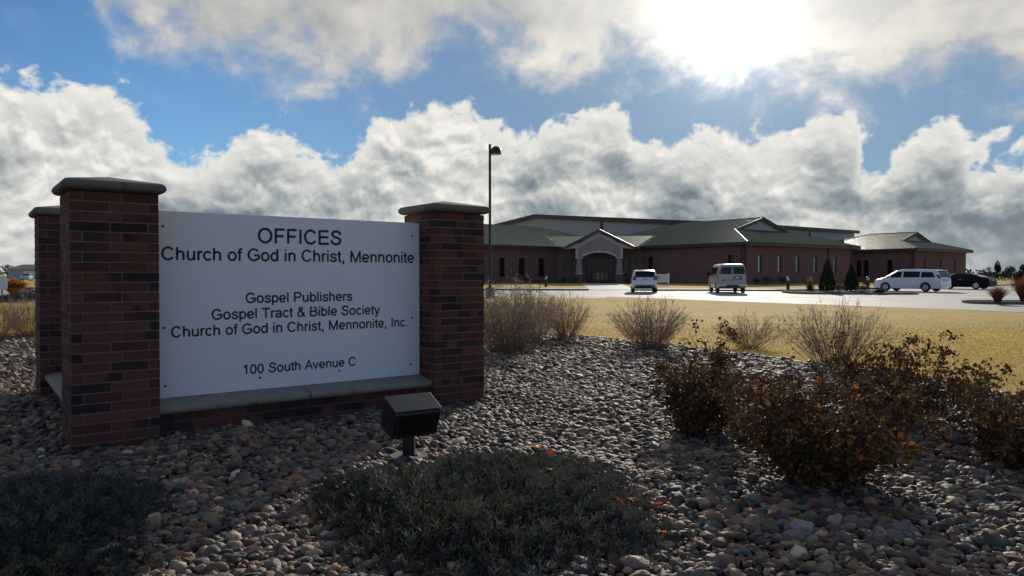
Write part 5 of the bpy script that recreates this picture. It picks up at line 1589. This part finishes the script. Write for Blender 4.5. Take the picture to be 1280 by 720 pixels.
# ------------------------------------------------------------------ distance
def bare_tree(x, y, h, seed, label, group='bare trees on the skyline'):
    g = random.Random(seed); root = empty('bare_tree', (x, y, 0.3)); tag(root, label, 'tree', group); tr = MB(); br = MB()
    def grow(p, d, l, r, dep):
        q = p + d * l; (tr if dep == 0 else br).tube([p, q], [r, r * 0.72], 5 if dep < 2 else 3, cap=False)
        if dep >= 5: return
        for _ in range(3 if dep else 4):
            nd = (d + Vector((g.gauss(0, .55), g.gauss(0, .55), g.gauss(0.12, .3)))).normalized(); grow(p + d * l * g.uniform(.6, 1), nd, l * g.uniform(.6, .8), r * 0.62, dep + 1)
    grow(Vector((0, 0, -0.2)), Vector((g.gauss(0, .05), 0, 1)), h * 0.28, h * 0.03, 0)
    tr.build('trunk', M['bark'], root); br.build('crown', M['bark'], root); return root


def far_tree(x, y, h, w, seed, label, tones, group='dark trees on the right skyline', n=1800):
    return leaf_cloud('far_tree', label, 'tree', (x, y, 0.3), lambda g, k: (lambda P, d: (P + np.array([0, 0, h * 0.22]), d))(*blob_shape(w / 2, w / 2, h * 0.8, 9, seed)(g, k)), n, h * 0.05, tones, seed, group=group, trunk=stub(h * 0.5, h * 0.03), part='crown')


def AT(px, y): return (px - 640) / 924 * y
bare_tree(AT(1236, 330), 330, 7.4, 71, 'forked bare tree right of the far wing, leaning left')
far_tree(AT(1247, 330), 330, 7.3, 2.6, 72, 'tall narrow dark tree left of the skyline clump', [(0.030, 0.036, 0.032), (0.022, 0.03, 0.028)])
far_tree(AT(1263, 340), 340, 5.6, 5.0, 73, 'dark tree in the middle of the right skyline clump', [(0.032, 0.038, 0.036)])
far_tree(AT(1279, 340), 340, 6.2, 4.0, 74, 'dark tree at the right end of the skyline clump', [(0.030, 0.036, 0.032)])
g_ = np.random.default_rng(77)
def hedge_shape(length, h, dvec):
    def fn(g, n):
        t = g.uniform(-0.5, 0.5, n) * length; top = h * (0.7 + 0.3 * np.sin(t * 0.31 + 1) * np.sin(t * 0.12)); z = g.random(n) ** 0.7 * top; P = np.stack([t * dvec[0], t * dvec[1] + g.normal(0, h * 0.3, n), z], 1); return P, g.normal(0, 1, (n, 3)) + np.array([0, 0, 0.5])
    return fn
tl = leaf_cloud('treeline', None, None, (AT(1262, 345), 345, 0.2), hedge_shape(62, 2.6, (1, 0.05)), 5600, 0.4, [(0.028, 0.036, 0.036), (0.04, 0.046, 0.042)], 78, part='foliage'); tl['kind'] = 'stuff'
tl = leaf_cloud('treeline', None, None, (-100, 1500, 0.2), hedge_shape(3600, 13.0, (1, 0.0)), 9000, 5.0, [(0.045, 0.055, 0.06), (0.06, 0.065, 0.065)], 79, part='foliage'); tl['kind'] = 'stuff'
leaf_cloud('hedge', 'long dark hedge row across the field behind the black sedan', 'hedge', (AT(1243, 150), 150, 0.3), hedge_shape(15, 1.9, (1, -0.2)), 2600, 0.25, [(0.05, 0.045, 0.03), (0.035, 0.035, 0.026)], 80, part='foliage')
sheet('field_road', [(64, 131), (140, 118), (140, 121), (64, 134.5)], 0.14, M['concrete'])

# far left: sheds, car, plants
sh = empty('far_shed', (AT(36, 210), 210, 0.3)); tag(sh, 'low grey metal shed far behind the left piers', 'building')
mb = MB(); mb.box((-6, 0, 0), (7, 14, 2.9)); mb.build('wall', M['siding'], sh)
mb = MB(); mb.prism([(-6.4, -0.4, 2.9), (-6.4, 14.4, 2.9), (-6.4, 7, 4.3)], (13.8, 0, 0)); mb.build('roof', M['fascia'], sh)
mb = MB(); mb.box((-1.5, -0.06, 0), (2.0, -0.01, 2.3)); mb.build('door', M['paint'], sh)
vehicle('distant_car', 'small light blue car far off behind the orange grass at left', 'car', (AT(33, 150), 150.0), Vector((0.4, -0.9)).normalized(), 4.5, 1.8,
        [(-2.25, 0.6), (-2.2, 0.95), (-2.0, 1.02), (-1.5, 1.1), (-0.9, 1.42), (0.3, 1.45), (1.1, 1.0), (2.0, 0.88), (2.25, 0.55)], mat('light_blue_car_paint', (0.30, 0.42, 0.52), 0.3, coat=0.8), 0.33, (-1.35, 1.35), 0.95, 0.24,
        [[(-1.3, 1.0), (-0.05, 1.0), (-0.05, 1.36), (-0.8, 1.36)], [(0.05, 1.0), (0.95, 1.0), (0.3, 1.36), (0.05, 1.36)]], [(-1.5, -0.95, 0.8)], None, [('headlight', (2.0, 0.55, 0.7), (2.2, 0.85, 0.85), M['clear_lens'])], wind=(0.35, 1.05, 0.84))
x, y = ground_at(17, 371); grass_clump(x, y, tz(y), 1.25, 1.6, 1500, 65, 'bushy orange plume grass left of the far pier', (0.46, 0.22, 0.075), plume=True)
x, y = ground_at(30, 377); low(30, 377, 46, 18, 141, 'dark tangled shrub in front of the orange plume grass', [(0.05, 0.04, 0.032), (0.09, 0.07, 0.05)], 1600, 0.0, group='dark shrubs along the far drive')
low(8, 378, 30, 10, 142, 'dark low shrub at the left edge beside the far drive', [(0.03, 0.028, 0.022), (0.05, 0.04, 0.03)], 900, 0.0, group='dark shrubs along the far drive')
low(-3, 340.5 + 12, 30, 10, 143, 'dark shrub at the left edge under the shed', [(0.03, 0.03, 0.024)], 700, 0.0, group='dark shrubs along the far drive')
bare_tree(AT(10, 230), 230, 7.5, 75, 'small bare tree on the far left skyline')
x, y = ground_at(2.5, 376); ps = empty('post_sign', (x, y, tz(y))); tag(ps, 'small white sign on a post at the left edge of the picture', 'sign')
mb = MB(); mb.box((-0.03, -0.03, 0), (0.03, 0.03, 1.25)); mb.build('post', M['dark_metal'], ps)
mb = MB(); mb.box((-0.34, -0.05, 0.62), (0.3, -0.032, 1.22)); mb.build('board', M['white_car'], ps)
# =====END=====
